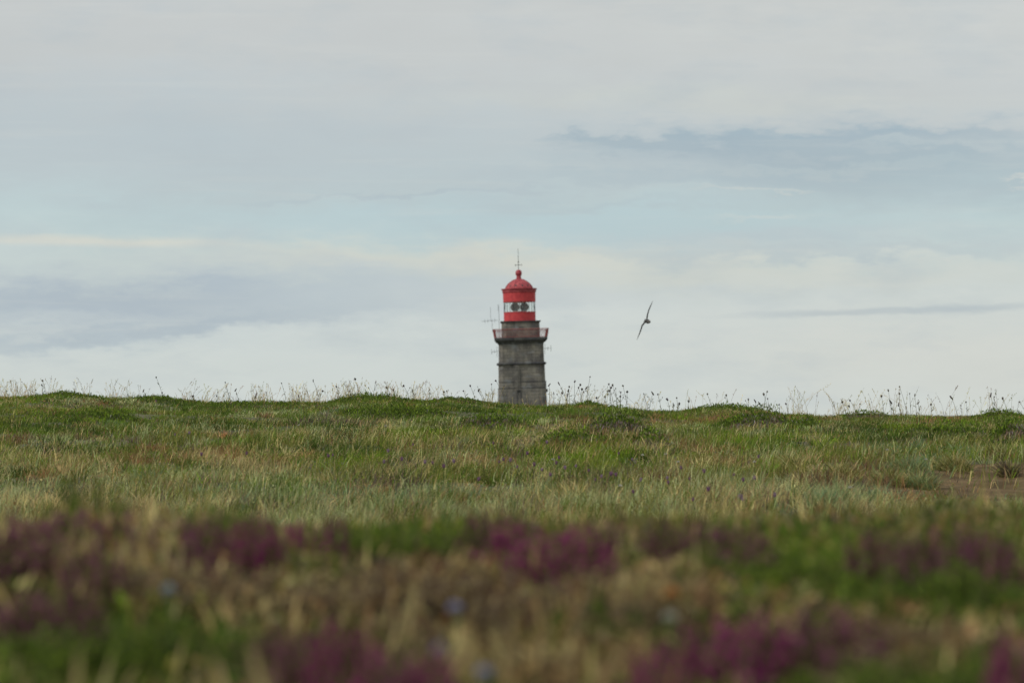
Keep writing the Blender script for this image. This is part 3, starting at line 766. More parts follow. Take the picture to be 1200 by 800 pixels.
purp = [(498, 541), (507, 542), (520, 546), (532, 540), (385, 534), (390, 533), (455, 528), (471, 538), (590, 538), (598, 539), (606, 547), (561, 561), (641, 518), (652, 542),
        (655, 536), (675, 546), (690, 551), (698, 562), (705, 558), (716, 555), (722, 556), (751, 562), (742, 576), (783, 565), (782, 560), (808, 561), (830, 573), (868, 582),
        (871, 562), (825, 552), (741, 538), (725, 531), (889, 535), (884, 560), (183, 470), (153, 484), (205, 509), (236, 532), (289, 531), (222, 507), (618, 531), (626, 544),
        (662, 548), (578, 519), (585, 541), (635, 550), (645, 556), (798, 548), (908, 580), (860, 556), (812, 585), (870, 585), (482, 492), (484, 521), (450, 541)]
def slope_labels(lst, what):
    out = {}
    for side in (-1, 1):
        for nm, y0_, y1_ in (('upper', 0, 515), ('middle', 515, 548), ('lower', 548, 999)):
            sel = sorted([p_ for p_ in lst if (p_[0] - 611) * side > 0 and y0_ <= p_[1] < y1_], key=lambda p_: abs(p_[0] - 611))
            for i_, p_ in enumerate(sel):
                out[p_] = '%s on the %s slope, %s to the %s below the lighthouse' % (what, nm, ordn(i_ + 1), 'left' if side < 0 else 'right')
    return out


lab = slope_labels(purp, 'small purple flower head')
for i, (hx, hy) in enumerate(purp):
    h = .03 if hy < 500 else .10
    X0, Y0, Z0 = hit(hx, hy, h)
    p = ray(hx, hy, Y0)[0]; g = Geo(); t = np.linspace(0, 1, 5); ln = random.gauss(0, .02)
    pts = np.stack([ln * t ** 2, 0 * t, (p[2] - Z0) * t], 1); pts[:, 0] -= ln
    g.tube(pts, .0013, (.10, .13, .05), 4)
    head_geo(g, pts[-1], .007 + .004 * random.random(), 'cup', (.19, .095, .17) if i % 3 else (.26, .17, .25))
    o = g.build('purple_flower', M_petal); o.location = (p[0], Y0, Z0)
    tag(o, lab[(hx, hy)], 'flower', 'purple flowers scattered over the slope')
wht = [(753, 533), (795, 541), (884, 541), (780, 532), (996, 571), (1100, 601), (727, 569), (1040, 527), (1085, 538), (648, 538), (452, 499), (350, 498)]
lab = slope_labels(wht, 'small off white flower head')
for i, (hx, hy) in enumerate(wht):
    X0, Y0, Z0 = hit(hx, hy, .09); p = ray(hx, hy, Y0)[0]; g = Geo()
    g.tube([(0, 0, 0), (.003, 0, (p[2] - Z0) * .5), (0, 0, p[2] - Z0)], .0015, (.12, .15, .06), 4)
    n = 24; dd = rng.normal(size=(n, 3)) * np.array([1, 1, .3]); dd[:, 2] += .3
    g.leaves(np.tile((0, 0, p[2] - Z0), (n, 1)), .011, dd, np.tile((.45, .43, .37), (n, 1)), .5)
    o = g.build('white_flower', M_petal); o.location = (p[0], Y0, Z0)
    tag(o, lab[(hx, hy)], 'flower', 'white flowers scattered over the slope')

# ------------------------------------------------------------------ near heath, thrown out of focus
# (x, y, rx, ry) in the photograph where each plant colour, or the hollow's painted shade, shows
ZON = [('tan', 70, 620, 110, 50), ('tan', 205, 612, 25, 40), ('green', 100, 572, 40, 18), ('green', 275, 600, 60, 22), ('tan', 240, 668, 60, 16), ('tan', 320, 690, 90, 35),
       ('green', 460, 628, 100, 22), ('tanbrown', 520, 690, 110, 55), ('dark', 515, 694, 46, 20), ('gold', 700, 768, 70, 34), ('tanbrown', 610, 690, 60, 40),  # 'dark' puts the hollow's shade into the plant colour
       ('tan', 760, 672, 70, 26), ('green', 900, 640, 110, 22), ('green', 1010, 670, 130, 30), ('dkgreen', 1060, 690, 80, 20), ('green', 1180, 650, 50, 25),
       ('dkgreen', 130, 745, 150, 35), ('lime', 60, 790, 130, 18), ('lime', 170, 712, 40, 12), ('tan', 920, 715, 30, 30), ('rustbrown', 1060, 745, 80, 22),
       ('dkgreen', 1110, 785, 130, 25), ('dkgreen', 700, 735, 60, 12), ('tan', 330, 640, 20, 20), ('dkgreen', 340, 785, 80, 20), ('tan', 640, 650, 80, 14), ('tan', 730, 640, 40, 20),
       ('dkgreen', 900, 790, 140, 18), ('dkgreen', 440, 770, 90, 20), ('gold', 560, 760, 50, 30)]
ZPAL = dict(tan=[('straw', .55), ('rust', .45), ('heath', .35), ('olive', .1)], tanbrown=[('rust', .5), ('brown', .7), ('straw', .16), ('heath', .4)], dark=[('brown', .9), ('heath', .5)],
            green=[('green', .6), ('bright', .35), ('olive', .2), ('dark', .3)], dkgreen=[('dark', .8), ('green', .35), ('olive', .1)], lime=[('bright', .5), ('olive', .6), ('green', .3)],
            gold=[('straw', .6), ('rust', .5), ('olive', .2)], rustbrown=[('rust', .6), ('brown', .4), ('straw', .2)])


def zone(a, b):
    best = np.full(len(a), .55); out = np.full(len(a), -1)
    jx = a + rng.normal(0, 14, len(a)); jy = b + rng.normal(0, 7, len(a))
    for i, (k_, cx, cy, rx, ry) in enumerate(ZON):
        v = np.exp(-.7 * (((jx - cx) / rx) ** 2 + ((jy - cy) / ry) ** 2)); m = v > best * .75
        m = (v > .42) & ((v > best) | (out < 0)); best = np.where(m, v, best); out = np.where(m, i, out)
    return out


def near_colour(a, b):
    z_ = zone(a, b); n = len(a); C = np.zeros((n, 3)); kinds = np.array([k_[0] for k_ in ZON] + ['mix'])[z_]
    dflt = [('straw', .12), ('olive', .3), ('dark', .5), ('rust', .3), ('heath', .25), ('green', .3)]
    for kk in set(kinds):
        m = kinds == kk; r = ZPAL.get(kk, dflt); nn = int(m.sum())
        C[m] = pick({a_: np.full(nn, w_) for a_, w_ in r}) * .9
    return C, kinds


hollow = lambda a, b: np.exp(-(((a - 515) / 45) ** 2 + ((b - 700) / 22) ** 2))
G = Geo(); n = 70000
X, Y = scatter(n, 1.5, 6.4, .35, .8); Z = H(X, Y)
h = (.018 + .045 * rng.random(n)) * (.6 + .8 * fbm(X / .12, Y / .12, 91, 2))
a, b = proj(X, Y, Z + h * .8); C, kinds = near_colour(a, b)
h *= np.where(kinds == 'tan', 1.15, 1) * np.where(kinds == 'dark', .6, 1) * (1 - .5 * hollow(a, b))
wdt = .0022 + .003 * rng.random(n)
G.blades(np.stack([X, Y, Z - .003], 1), h, wdt, rng.random(n) * 6.3, .2 + rng.random(n) * .9, rng.random(n) * 3.14, C, .6)
n = 90000          # low creeping sprigs between the blades
X, Y = scatter(n, 1.5, 6.4, .35, .8); h = .006 + .036 * rng.random(n) * (.5 + fbm(X / .08, Y / .08, 95, 2)); Z = H(X, Y) + h
a, b = proj(X, Y, Z); C, kinds = near_colour(a, b); D = rng.normal(size=(n, 3)); D[:, 2] = np.abs(D[:, 2]) + .2
G.leaves(np.stack([X, Y, Z], 1), .008 + .008 * rng.random(n), D, C, .45)
# dead bents, broad and narrow
n = 4200
X, Y = scatter(n, 2.3, 6.2, .3, .8); Z = H(X, Y); h = .035 + .05 * rng.random(n)
a, b = proj(X, Y, Z + h * .8); _, kinds = near_colour(a, b)
k = (rng.random(n) < .6) & (a < 260) & (b < 700) | np.isin(kinds, ['tan', 'tanbrown', 'gold', 'rustbrown', 'lime']) | (rng.random(n) < .10); k &= hollow(a, b) < .4
X, Y, Z, h = X[k], Y[k], Z[k], h[k]; n = len(X)
C = pick(dict(straw=np.full(n, .9), rust=np.full(n, .3), olive=np.full(n, .1)))
G.blades(np.stack([X, Y, Z], 1), h, .003 + .003 * rng.random(n), rng.normal(0, 1.2, n), .1 + .5 * rng.random(n), rng.normal(0, .5, n), C, .5)
n = 170000          # the heath goes on to both sides of the view
sgn = np.where(rng.random(n) < .5, -1, 1); Y = -1 + rng.random(n) * 15; X = sgn * (.1335 * np.abs(Y) + .3 + rng.random(n) ** 1.2 * 4.5); Z = H(X, Y)
G.blades(np.stack([X, Y, Z], 1), .02 + .045 * rng.random(n), np.full(n, .0045), rng.random(n) * 6.3, .2 + rng.random(n) * .8, rng.random(n) * 3.1,
         pick(dict(green=np.full(n, .5), olive=np.full(n, .5), dark=np.full(n, .3), straw=np.full(n, .3))), .6)
tag(G.build('heath_grass', M_plant), 'tangled green and dead straw coloured grass between the near heather', 'grass', kind='stuff')


def heather(kind_, seed):
    """one heather or heath plant of unit size 0.12 m tall: woody stems with needle leaves and, when in bloom, bell flowers"""
    r_ = np.random.default_rng(seed); brownish = kind_ in ('brown', 'gold')
    fol, fl, st = Geo(), Geo(), Geo()
    ns = 60
    for i in range(ns):
        th = r_.random() * 6.283; rr = math.sqrt(r_.random()) * .055; bx, by = rr * math.cos(th), rr * math.sin(th)
        h = .12 * (1 - .45 * (rr / .055) ** 2) * (.75 + .35 * r_.random()); t = np.linspace(0, 1, 5)
        out = .45 * rr / .055 * h + .01 * r_.random()
        pts = np.stack([bx + math.cos(th) * out * t ** 1.5, by + math.sin(th) * out * t ** 1.5, h * t], 1)
        st.tube(pts, np.linspace(.0012, .0006, 5), (.09, .06, .045), 3)
        m = 34; tt = .25 + .75 * r_.random(m); q_ = np.stack([np.interp(tt, t, pts[:, j]) for j in range(3)], 1)
        D = r_.normal(size=(m, 3)) * .8; D[:, 2] += .7
        cg = np.array([PAL['brown'], PAL['rust'] if kind_ == 'gold' else PAL['heath'], PAL['straw']] if brownish else [PAL['dark'], PAL['green'], PAL['bright'] if kind_ == 'green' else PAL['olive']])[r_.choice(3, m, p=[.35, .4, .25])] * (1 + r_.normal(size=(m, 1)) * .2).clip(.5, 1.6)
        fol.leaves(q_, .009 + .006 * r_.random(m), D, cg, .3)
        if kind_ in ('bright', 'dim') and r_.random() < .85:
            m = 30; tt = .5 + .52 * r_.random(m); q_ = np.stack([np.interp(tt, t, pts[:, j]) for j in range(3)], 1); q_ += r_.normal(size=(m, 3)) * .003
            pc = np.array((.28, .036, .160) if kind_ == 'bright' else (.205, .058, .130)); brn = np.array((.20, .10, .09))
            Cc = np.where(r_.random((m, 1)) < (.12 if kind_ == 'bright' else .4), brn, pc) * (1 + r_.normal(size=(m, 1)) * .25).clip(.5, 1.7)
            fl.bells(q_, .0026 + .0010 * r_.random(m), Cc)
    return fol, fl, st


protos = {}
for kk, nm in (('bright', 'heather'), ('dim', 'heather'), ('green', 'heath_plant'), ('brown', 'dead_heath'), ('gold', 'dead_heath')):
    protos[kk] = []
    for s_ in range(3):
        fol, fl, st = heather(kk, 100 + s_ + {'bright': 0, 'dim': 10, 'green': 20, 'brown': 30, 'gold': 40}[kk])
        ms = [('foliage', fol.build('foliage', M_leaf)), ('stems', st.build('stems', M_twig))]
        if fl.n: ms.append(('blossom', fl.build('blossom', M_petal)))
        protos[kk].append([(a_, o_.data) for a_, o_ in ms])
        for _, o_ in ms: bpy.data.objects.remove(o_)

# x, y of the crown, half width px, kind, label
HE = [
    (145, 606, 26, 'dim', 'dull purple heather left of the pale grass stalks in the near heath'),
    (238, 612, 26, 'dim', 'brownish purple heather between the pale stalks and the bright pair'),
    (297, 610, 20, 'bright', 'left one of the two bright purple heather spots at left of centre'),
    (349, 608, 24, 'bright', 'right one of the two bright purple heather spots at left of centre'),
    (391, 611, 14, 'dim', 'small purple heather beside the bright pair'),
    (598, 613, 24, 'bright', 'left end plant of the wide purple heather bank near the centre'),
    (640, 618, 32, 'bright', 'biggest plant of the wide purple heather bank near the centre'),
    (682, 622, 26, 'bright', 'right plant of the wide purple heather bank near the centre'),
    (706, 612, 18, 'dim', 'purple heather just right of the centre bank'),
    (776, 612, 22, 'dim', 'dark purple heather standing alone right of the centre bank'),
    (866, 622, 30, 'dim', 'wide dull purple heather right of centre along the blurred edge'),
    (1035, 620, 28, 'dim', 'purple heather at upper right, left one of the far right row'),
    (1088, 626, 30, 'dim', 'purple heather at upper right, middle one of the far right row'),
    (1150, 628, 30, 'dim', 'purple heather at upper right, last one of the far right row'),
    (30, 690, 26, 'dim', 'dull purple heather at the left edge in mid height of the near heath'),
    (85, 690, 24, 'dim', 'dull purple heather second from the left edge'),
    (22, 612, 34, 'dim', 'brown purple heather at the left edge along the blurred crest'),
    (80, 598, 30, 'dim', 'brown purple heather behind the left edge plants on the crest'),
    (322, 738, 22, 'dim', 'purple heather left of the lower bright bank'),
    (348, 744, 20, 'dim', 'purple heather touching the lower bright bank on its left'),
    (398, 738, 26, 'bright', 'left plant of the lower bright purple bank'),
    (440, 752, 30, 'bright', 'middle plant of the lower bright purple bank'),
    (500, 768, 28, 'bright', 'right plant of the lower bright purple bank'),
    (470, 768, 24, 'dim', 'dim plant within the lower purple bank'),
    (762, 752, 20, 'bright', 'narrow bright purple heather right of the golden grass'),
    (825, 740, 40, 'bright', 'left plant of the broad purple bank at lower right'),
    (880, 728, 40, 'bright', 'second plant of the broad purple bank at lower right'),
    (935, 724, 38, 'dim', 'third plant of the broad purple bank at lower right'),
    (990, 720, 38, 'dim', 'right end plant of the broad purple bank at lower right'),
    (1188, 748, 20, 'bright', 'small purple heather at the lower right edge'),
    (100, 566, 34, 'green', 'bright green heath plant standing highest at the left of the near heath'),
    (270, 590, 42, 'green', 'green heath plant behind the bright purple pair'),
    (430, 612, 50, 'green', 'large green heath plant left of the centre'),
    (505, 618, 48, 'green', 'green heath plant directly left of the centre purple bank'),
    (350, 636, 34, 'green', 'dark green heath plant below the bright purple pair'),
    (745, 632, 34, 'green', 'green heath plant right of the centre purple bank'),
    (850, 642, 44, 'green', 'green heath plant at right, left one of the large patch'),
    (930, 645, 50, 'green', 'green heath plant at right, second of the large patch'),
    (1010, 652, 54, 'green', 'green heath plant at right, middle of the large patch'),
    (1090, 664, 56, 'green', 'green heath plant at right, fourth of the large patch'),
    (1170, 668, 50, 'green', 'green heath plant at the right edge of the large patch'),
    (60, 735, 70, 'green', 'wide green heath plant at lower left edge'),
    (150, 728, 60, 'green', 'green heath plant left of the blue flower'),
    (235, 728, 60, 'green', 'green heath plant below the blue flower at left'),
    (1060, 768, 60, 'green', 'green heath plant at lower right below the rusty grass'),
    (1150, 775, 60, 'green', 'green heath plant in the lower right corner'),
    (960, 775, 60, 'green', 'green heath plant below the broad purple bank'),
    (20, 775, 60, 'green', 'yellow green heath plant in the lower left corner'),
    (112, 640, 24, 'dim', 'dull purple heather between tan stalks left of the blue flower'),
    (560, 606, 16, 'dim', 'small dull heather at the left tip of the centre purple bank'),
    (830, 608, 18, 'dim', 'small dull heather on the crest in the gap right of centre'),
    (1125, 618, 22, 'dim', 'dull purple heather between the middle and last plants of the far right row'),
    (215, 655, 40, 'brown', 'dead brown heath plant above the blue flower at left'),
    (285, 668, 44, 'brown', 'dead brown heath plant right of the blue flower'),
    (375, 672, 40, 'brown', 'dead brown heath plant below the bright purple pair'),
    (440, 668, 46, 'brown', 'dead brown heath plant left of the dark hollow'),
    (480, 655, 40, 'brown', 'dead brown heath plant on the upper rim of the dark hollow'),
    (560, 660, 46, 'brown', 'dead brown heath plant on the right rim of the dark hollow'),
    (615, 690, 44, 'brown', 'dead brown heath plant right of the dark hollow'),
    (470, 728, 34, 'brown', 'dead brown heath plant under the dark hollow'),
    (590, 740, 46, 'brown', 'dead brown heath plant left of the golden one'),
    (690, 748, 56, 'gold', 'golden dead heath plant at bottom centre'),
    (650, 775, 40, 'gold', 'golden dead heath plant at the bottom edge near the centre'),
    (740, 690, 46, 'brown', 'dead brown heath plant above the golden one'),
    (700, 665, 44, 'brown', 'dead brown heath plant below the centre purple bank'),
    (800, 672, 36, 'gold', 'golden dead heath plant above the broad purple bank'),
    (1020, 712, 40, 'brown', 'dead brown heath plant at the right end of the broad purple bank'),
    (1090, 728, 46, 'brown', 'dead brown heath plant below the large green patch at right'),
    (1030, 755, 40, 'brown', 'dead brown heath plant left of the lower right green plant'),
    (130, 655, 40, 'brown', 'dead brown heath plant among dull heather at left'),
]
cnt = 0
for cx, cy, hw, kk, label in HE:
    # crown height above the ground 0.10 - 0.15 m; find the distance where the ray is that high
    hcr = {'bright': .085, 'dim': .082, 'green': .068, 'brown': .062, 'gold': .06}[kk]
    Ys = np.linspace(1.6, 6.2, 400); P = ray(np.full(400, cx), np.full(400, cy), Ys); gap = P[:, 2] - H(P[:, 0], P[:, 1])
    ok = np.nonzero(gap <= hcr)[0]
    i = ok[0] if len(ok) and Ys[ok[0]] < 5.6 else int(np.argmin(np.abs(Ys - (5.2 - .25 * random.random()))))
    X0, Y0 = P[i, 0], Ys[i]; Z0 = float(H(X0, Y0)); top = max(P[i, 2] - Z0, .045)
    kn = {'green': ('heath_plant', 'heath plant', 'green heath plants in the near heath')}.get(kk, ('dead_heath', 'heath plant', 'dead heath plants in the near heath') if kk in ('brown', 'gold') else ('heather', 'heather', 'purple heather plants in the near heath'))
    e = empty(kn[0], (X0, Y0, Z0), random.random() * 6.28)
    s_xy = (hw * (1.25 if kk != 'green' else 1.1) / FPX * Y0) / .062; s_z = top / .118
    e.scale = (s_xy, s_xy, s_z)
    for nm, me in protos[kk][cnt % 3]:
        o = bpy.data.objects.new(nm, me); col.objects.link(o); o.parent = e
        if nm == 'stems': o['kind'] = 'stuff'
    tag(e, label, kn[1], kn[2])
    cnt += 1

# blue and white button flowers near the camera
for hx, hy, Y0, rgb, nm, label in [
    (198, 692, 3.3, (.27,.31,.40), 'blue_flower', 'pale blue button flower at left above the green heath'),
    (533, 713, 3.1, (.33,.33,.48), 'blue_flower', 'pale blue button flower beside the dark hollow'),
    (516, 762, 2.7, (.24,.20,.34), 'blue_flower', 'violet blue button flower over the lower purple heather'),
    (567, 790, 2.6, (.30,.31,.45), 'blue_flower', 'pale blue button flower at the bottom edge left of centre'),
    (785, 724, 3.1, (.42, .42, .36), 'white_flower', 'greyish white button flower left of the broad purple bank'),
    (787, 697, 3.3, (.42, .17, .05), 'orange_flower', 'small orange flower head above the broad purple bank')]:
    p = ray(hx, hy, Y0)[0]; Z0 = float(H(p[0], Y0)); hh_ = p[2] - Z0
    e = empty(nm, (p[0], Y0, Z0)); g = Geo(); tt = np.linspace(0, 1, 6)
    g.tube(np.stack([.012 * np.sin(tt * 2.2) - .012 * math.sin(2.2), 0 * tt, hh_ * tt], 1), .0012, (.12, .17, .06), 5)
    m = 6; D = rng.normal(size=(m, 3)); D[:, 2] = .9
    g.leaves(np.stack([0 * np.ones(m), 0 * np.ones(m), hh_ * rng.random(m) * .5], 1), .02, D, np.tile((.08, .13, .04), (m, 1)), .25)
    g.build('stem', M_leaf, e)
    g = Geo(); n = 130; dd = rng.normal(size=(n, 3)); dd[:, 2] = np.abs(dd[:, 2]) - .15; dd /= np.linalg.norm(dd, axis=1, keepdims=True)
    g.leaves(np.tile((0, 0, hh_), (n, 1)) + dd * .003, (.0036 if nm != 'orange_flower' else .005), dd, np.tile(rgb, (n, 1)) * (1 + rng.normal(size=(n, 1)) * .15), .3)
    g.build('flower_head', M_petal, e); tag(e, label, 'flower', 'button flowers in the near heath' if nm == 'blue_flower' else None)

# broad pale grass leaves close to the camera
for cx, cy, cx2, cy2, Y0, label in [
    (248, 750, 285, 815, 2.45, 'left one of two broad pale grass leaves at the bottom left of centre'),
    (290, 735, 322, 812, 2.4, 'right one of two broad pale grass leaves at the bottom left of centre'),
    (868, 765, 858, 815, 2.4, 'broad pale grass leaf at the bottom below the right purple bank'),
    (985, 765, 1000, 815, 2.4, 'broad pale grass leaf at the bottom right of the lone one'),
    (215, 590, 205, 650, 4.3, 'tall straw coloured grass spray at left rising over the crest'),
    (132, 535, 122, 640, 4.4, 'tallest straw grass spray at left, rising well above the near heath'),
    (18, 575, 22, 660, 4.2, 'pale straw grass spray at the left edge over the near crest'),
    (60, 585, 50, 660, 4.3, 'pale straw grass spray second from the left edge over the near crest'),
    (590, 690, 596, 770, 3.0, 'dead straw spray in front of the brown clump near the dark hollow'),
    (470, 665, 460, 740, 3.2, 'dead straw spray left of the dark hollow'),
    (328, 632, 330, 672, 3.9, 'pale straw grass spray between the two bright purple spots')]:
    spray = 'spray' in label
    p1 = ray(cx, cy, Y0)[0]; p0 = ray(cx2, cy2, Y0)[0]; Z0 = float(H(p0[0], Y0)) - .004
    g = Geo(); n = 16 if spray else 8
    P = np.zeros((n, 3)); P[:, 0] = rng.normal(0, .016 if spray else .004, n); P[:, 1] = rng.normal(0, .006, n)
    top = p1[2] - Z0; ln = (p1[0] - p0[0])
    g.blades(P, np.full(n, top * 1.02) * (.45 + .55 * rng.random(n)), np.full(n, .0022 if spray else .0055), np.where(ln > 0, 0, math.pi) + rng.normal(0, 1.6 if spray else .2, n), (np.full(n, abs(ln) / max(top, .05)) + (.5 * rng.random(n) if spray else 0)).clip(0, .9),
             rng.normal(0, .5, n), pick(dict(straw=np.full(n, .9), rust=np.full(n, .12), olive=np.full(n, .15))), .3)
    o = g.build('grass_tuft', M_plant); o.location = (p0[0], Y0, Z0); tag(o, label, 'grass tuft', 'pale grass tufts in the near heath')

# ------------------------------------------------------------------ lighthouse (10 photo pixels = 1 m at 450 m)
DL = 450.0
zz = lambda y: (494 - y) / 10.0
pl = ray(610.6, 410, DL)[0]; LX = pl[0]; BZ = float(H(LX, DL))
LH = empty('lighthouse', (LX, DL, BZ), R(.6)); tag(LH, 'square grey stone lighthouse with a red lantern and dome beyond the ridge', 'lighthouse')
z = lambda y: zz(y) - BZ


def part(g, name, m, parent=LH, smooth=False):
    return g.build(name, m, parent, smooth)


g = Geo(); g.chsq([(-.6, 3.1, .5), (z(455), 2.78, .45), (z(454.6), 2.72, .45), (z(427.6), 2.68, .44)])
shaft = part(g, 'lower_shaft', M_stone)
g = Geo(); g.chsq([(z(427.6), 2.84, .46), (z(426.9), 2.88, .46), (z(425.6), 2.88, .46), (z(425), 2.72, .44)]); part(g, 'string_course', M_trim)
g = Geo(); g.chsq([(z(425.4), 2.64, .44), (z(403.5), 2.60, .44)]); part(g, 'upper_shaft', M_stone)
g = Geo(); g.chsq([(z(455.2), 2.80, .46), (z(454.4), 2.80, .46)], cap=True); g.chsq([(z(447.6), 2.745, .45), (z(447.0), 2.745, .45)]); part(g, 'stone_band', M_trim)
g = Geo(); g.box(-.86, -.46, -2.80, -2.55, z(457), z(427.8)); g.box(-.40, -.30, -2.81, -2.6, z(457), z(427.8)); part(g, 'pilaster', M_stone)
g = Geo(); g.box(-.55, -.22, -2.80, -2.74, z(472), z(458)); win = part(g, 'window', M_iron)
g = Geo(); g.box(-.64, -.56, -2.86, -2.74, z(473), z(457.6)); g.box(-.21, -.13, -2.86, -2.74, z(473), z(457.6)); g.box(-.64, -.13, -2.87, -2.74, z(457.6), z(456.9)); part(g, 'window_frame', M_trim, win)
# corbelled gallery
g = Geo(); g.chsq([(z(404), 2.61, .44), (z(402), 2.70, .4), (z(400.6), 2.90, .34), (z(399.8), 2.98, .3), (z(399), 2.98, .3), (z(398.8), 3.06, .25), (z(396.2), 3.1, .2)])
gal = part(g, 'gallery', M_trim)
g = Geo()
def rail_ring(a, zc, r):
    h_ = .14; c_ = [(a, -a + h_), (a, a - h_), (a - h_, a), (-a + h_, a), (-a, a - h_), (-a, -a + h_), (-a + h_, -a), (a - h_, -a)]
    for i in range(8): g.tube([(*c_[i], zc), (*c_[(i + 1) % 8], zc)], r, (1, 1, 1), 6)
    return c_
rail_ring(3.22, z(386.3), .045); rail_ring(3.18, z(388), .022); b0 = rail_ring(3.04, z(395.6), .03)
ring = lambda a, h_=.14: [(a, -a + h_), (a, a - h_), (a - h_, a), (-a + h_, a), (-a, a - h_), (-a, -a + h_), (-a + h_, -a), (a - h_, -a)]
A_, B_ = ring(3.2), ring(3.04)
for i in range(8):
    p0, p1 = np.array(A_[i]), np.array(A_[(i + 1) % 8]); q0, q1 = np.array(B_[i]), np.array(B_[(i + 1) % 8])
    m = max(2, int(np.linalg.norm(p1 - p0) / .11))
    for j in range(m):
        f = j / m; t_p = p0 + (p1 - p0) * f; b_p = q0 + (q1 - q0) * f
        g.tube([(*b_p, z(395.8)), (*t_p, z(386.3))], .05 if j == 0 else .0125, (1, 1, 1), 4)
part(g, 'railing', M_rail, gal)
# watch room and lantern
g = Geo(); g.chsq([(z(396.3), 2.24, .5), (z(378.4), 2.2, .5)]); part(g, 'watch_room', M_stone)
g = Geo(); g.chsq([(z(378.4), 2.24, .5), (z(377.6), 2.34, .52), (z(376.6), 2.36, .52), (z(376.5), 1.9, .4)]); part(g, 'watch_room_cornice', M_trim)
CXL = -.06
g = Geo(); g.lathe([(z(376.5), 1.86), (z(366.4), 1.86), (z(366.2), 1.90), (z(365.8), 1.90), (z(365.7), 1.78)], 48, CXL); part(g, 'lantern_base', M_red, smooth=False)
g = Geo(); g.lathe([(z(354.2), 1.88), (z(353.6), 1.90), (z(343.4), 1.91)], 24, CXL); part(g, 'lantern_drum', M_red)
g = Geo(); g.lathe([(z(343.4), 1.92), (z(342.6), 1.98), (z(340), 2.0), (z(339.4), 2.09), (z(338.4), 2.1), (z(338.3), 1.6)], 24, CXL); part(g, 'lantern_cornice', M_reddark)
g = Geo(); g.lathe([(z(366), 1.80), (z(354), 1.80)], 24, CXL, cap=False); glz = part(g, 'glazing', M_glass)
for k in range(12):
    g = Geo()
    th = k / 12 * 2 * math.pi + .12; x_, y_ = CXL + 1.83 * math.cos(th), 1.83 * math.sin(th)
    g.tube([(x_, y_, z(366)), (x_, y_, z(354))], .028, (1, 1, 1), 5)
    if k % 3 == 0:
        th2 = th + .26; g.tube([(x_, y_, z(366)), (CXL + 1.83 * math.cos(th2), 1.83 * math.sin(th2), z(354))], .03, (1, 1, 1), 5)
    part(g, 'glazing_bar', M_iron, glz)
# rotating optic: two ringed bull's-eye lenses on a pedestal
g = Geo(); g.lathe([(z(366), .9), (z(365.2), .9), (z(365.1), .35), (z(364.4), .35)], 24, CXL); g.lathe([(z(355.2), .75), (z(354.6), .75)], 20, CXL); g.box(CXL - .035, CXL + .035, -.05, .05, z(364.6), z(355)); part(g, 'lens_pedestal', M_white)
for sx in (-.53, .57):
    g = Geo(); prof = []
    for j in range(7):
        r0 = .52 - j * .074; prof += [(-.16 + j * .012, r0), (-.20 + j * .012, r0 - .03)]
    prof = [(.16, .52)] + prof
    th = np.arange(28) / 28 * 2 * math.pi
    V = np.array([(CXL + sx + r0 * math.cos(a_), y_, z(360) + r0 * math.sin(a_)) for y_, r0 in prof for a_ in th])
    qq = [(i * 28 + j, i * 28 + (j + 1) % 28, (i + 1) * 28 + (j + 1) % 28, (i + 1) * 28 + j) for i in range(len(prof) - 1) for j in range(28)]
    b_i = len(V); V = np.vstack([V, (CXL + sx, -.1, z(360)), (CXL + sx, .16, z(360))]); m_i = (len(prof) - 1) * 28
    tt = [(m_i + j, m_i + (j + 1) % 28, b_i) for j in range(28)] + [((j + 1) % 28, j, b_i + 1) for j in range(28)]
    g.add(V, tt, qq); g.tube([(CXL + sx, 0, z(364.8)), (CXL + sx, 0, z(355.2))], .06, (1, 1, 1), 6)
    part(g, 'lens', M_lens)
# dome
dome_p = [(z(338.3), 1.62), (z(337.6), 1.60), (z(335.5), 1.50), (z(333), 1.30), (z(331), 1.07), (z(329), .78), (z(327.6), .50), (z(326.8), .34)]
g = Geo(); g.lathe(dome_p, 32, CXL)
for k in range(16):
    th = k / 16 * 2 * math.pi
    g.tube([(CXL + (r_ + .02) * math.cos(th), (r_ + .02) * math.sin(th), z_) for z_, r_ in dome_p[:-1]], .028, (1, 1, 1), 4)
dm = part(g, 'dome', M_reddark)
for k in range(12):
    g = Geo(); th = (k + .5) / 12 * 2 * math.pi; x_, y_ = CXL + 1.38 * math.cos(th), 1.38 * math.sin(th)
    g.tube([(x_, y_, z(335.4)), (x_ * 1 + .10 * math.cos(th), y_ + .10 * math.sin(th), z(334.9))], .11, (1, 1, 1), 8)
    part(g, 'vent', M_iron, dm)
g = Geo(); g.lathe([(z(327), .36), (z(325.8), .27), (z(323.6), .27), (z(322.6), .30), (z(322), .36), (z(320.4), .37), (z(318.6), .36), (z(317), .27), (z(316.2), .12)], 24, CXL)
part(g, 'finial', M_reddark, dm, True)
g = Geo(); g.tube([(CXL, 0, z(316.6)), (CXL, 0, z(291))], np.array([.035, .02]), (1, 1, 1), 5)
g.tube([(CXL - .40, 0, z(310.8)), (CXL + .38, 0, z(310.4))], .022, (1, 1, 1), 5); g.tube([(CXL, -.35, z(310.6)), (CXL, .35, z(310.6))], .022, (1, 1, 1), 5)
g.lathe([(z(311.3), .03), (z(310.6), .09), (z(309.9), .03)], 10, CXL); g.lathe([(z(308.2), .03), (z(307.3), .10), (z(306.4), .03)], 10, CXL)
for sx in (-.38, .36): g.box(CXL + sx - .04, CXL + sx + .04, -.02, .02, z(311.6), z(309.9))
part(g, 'weather_vane', M_iron)
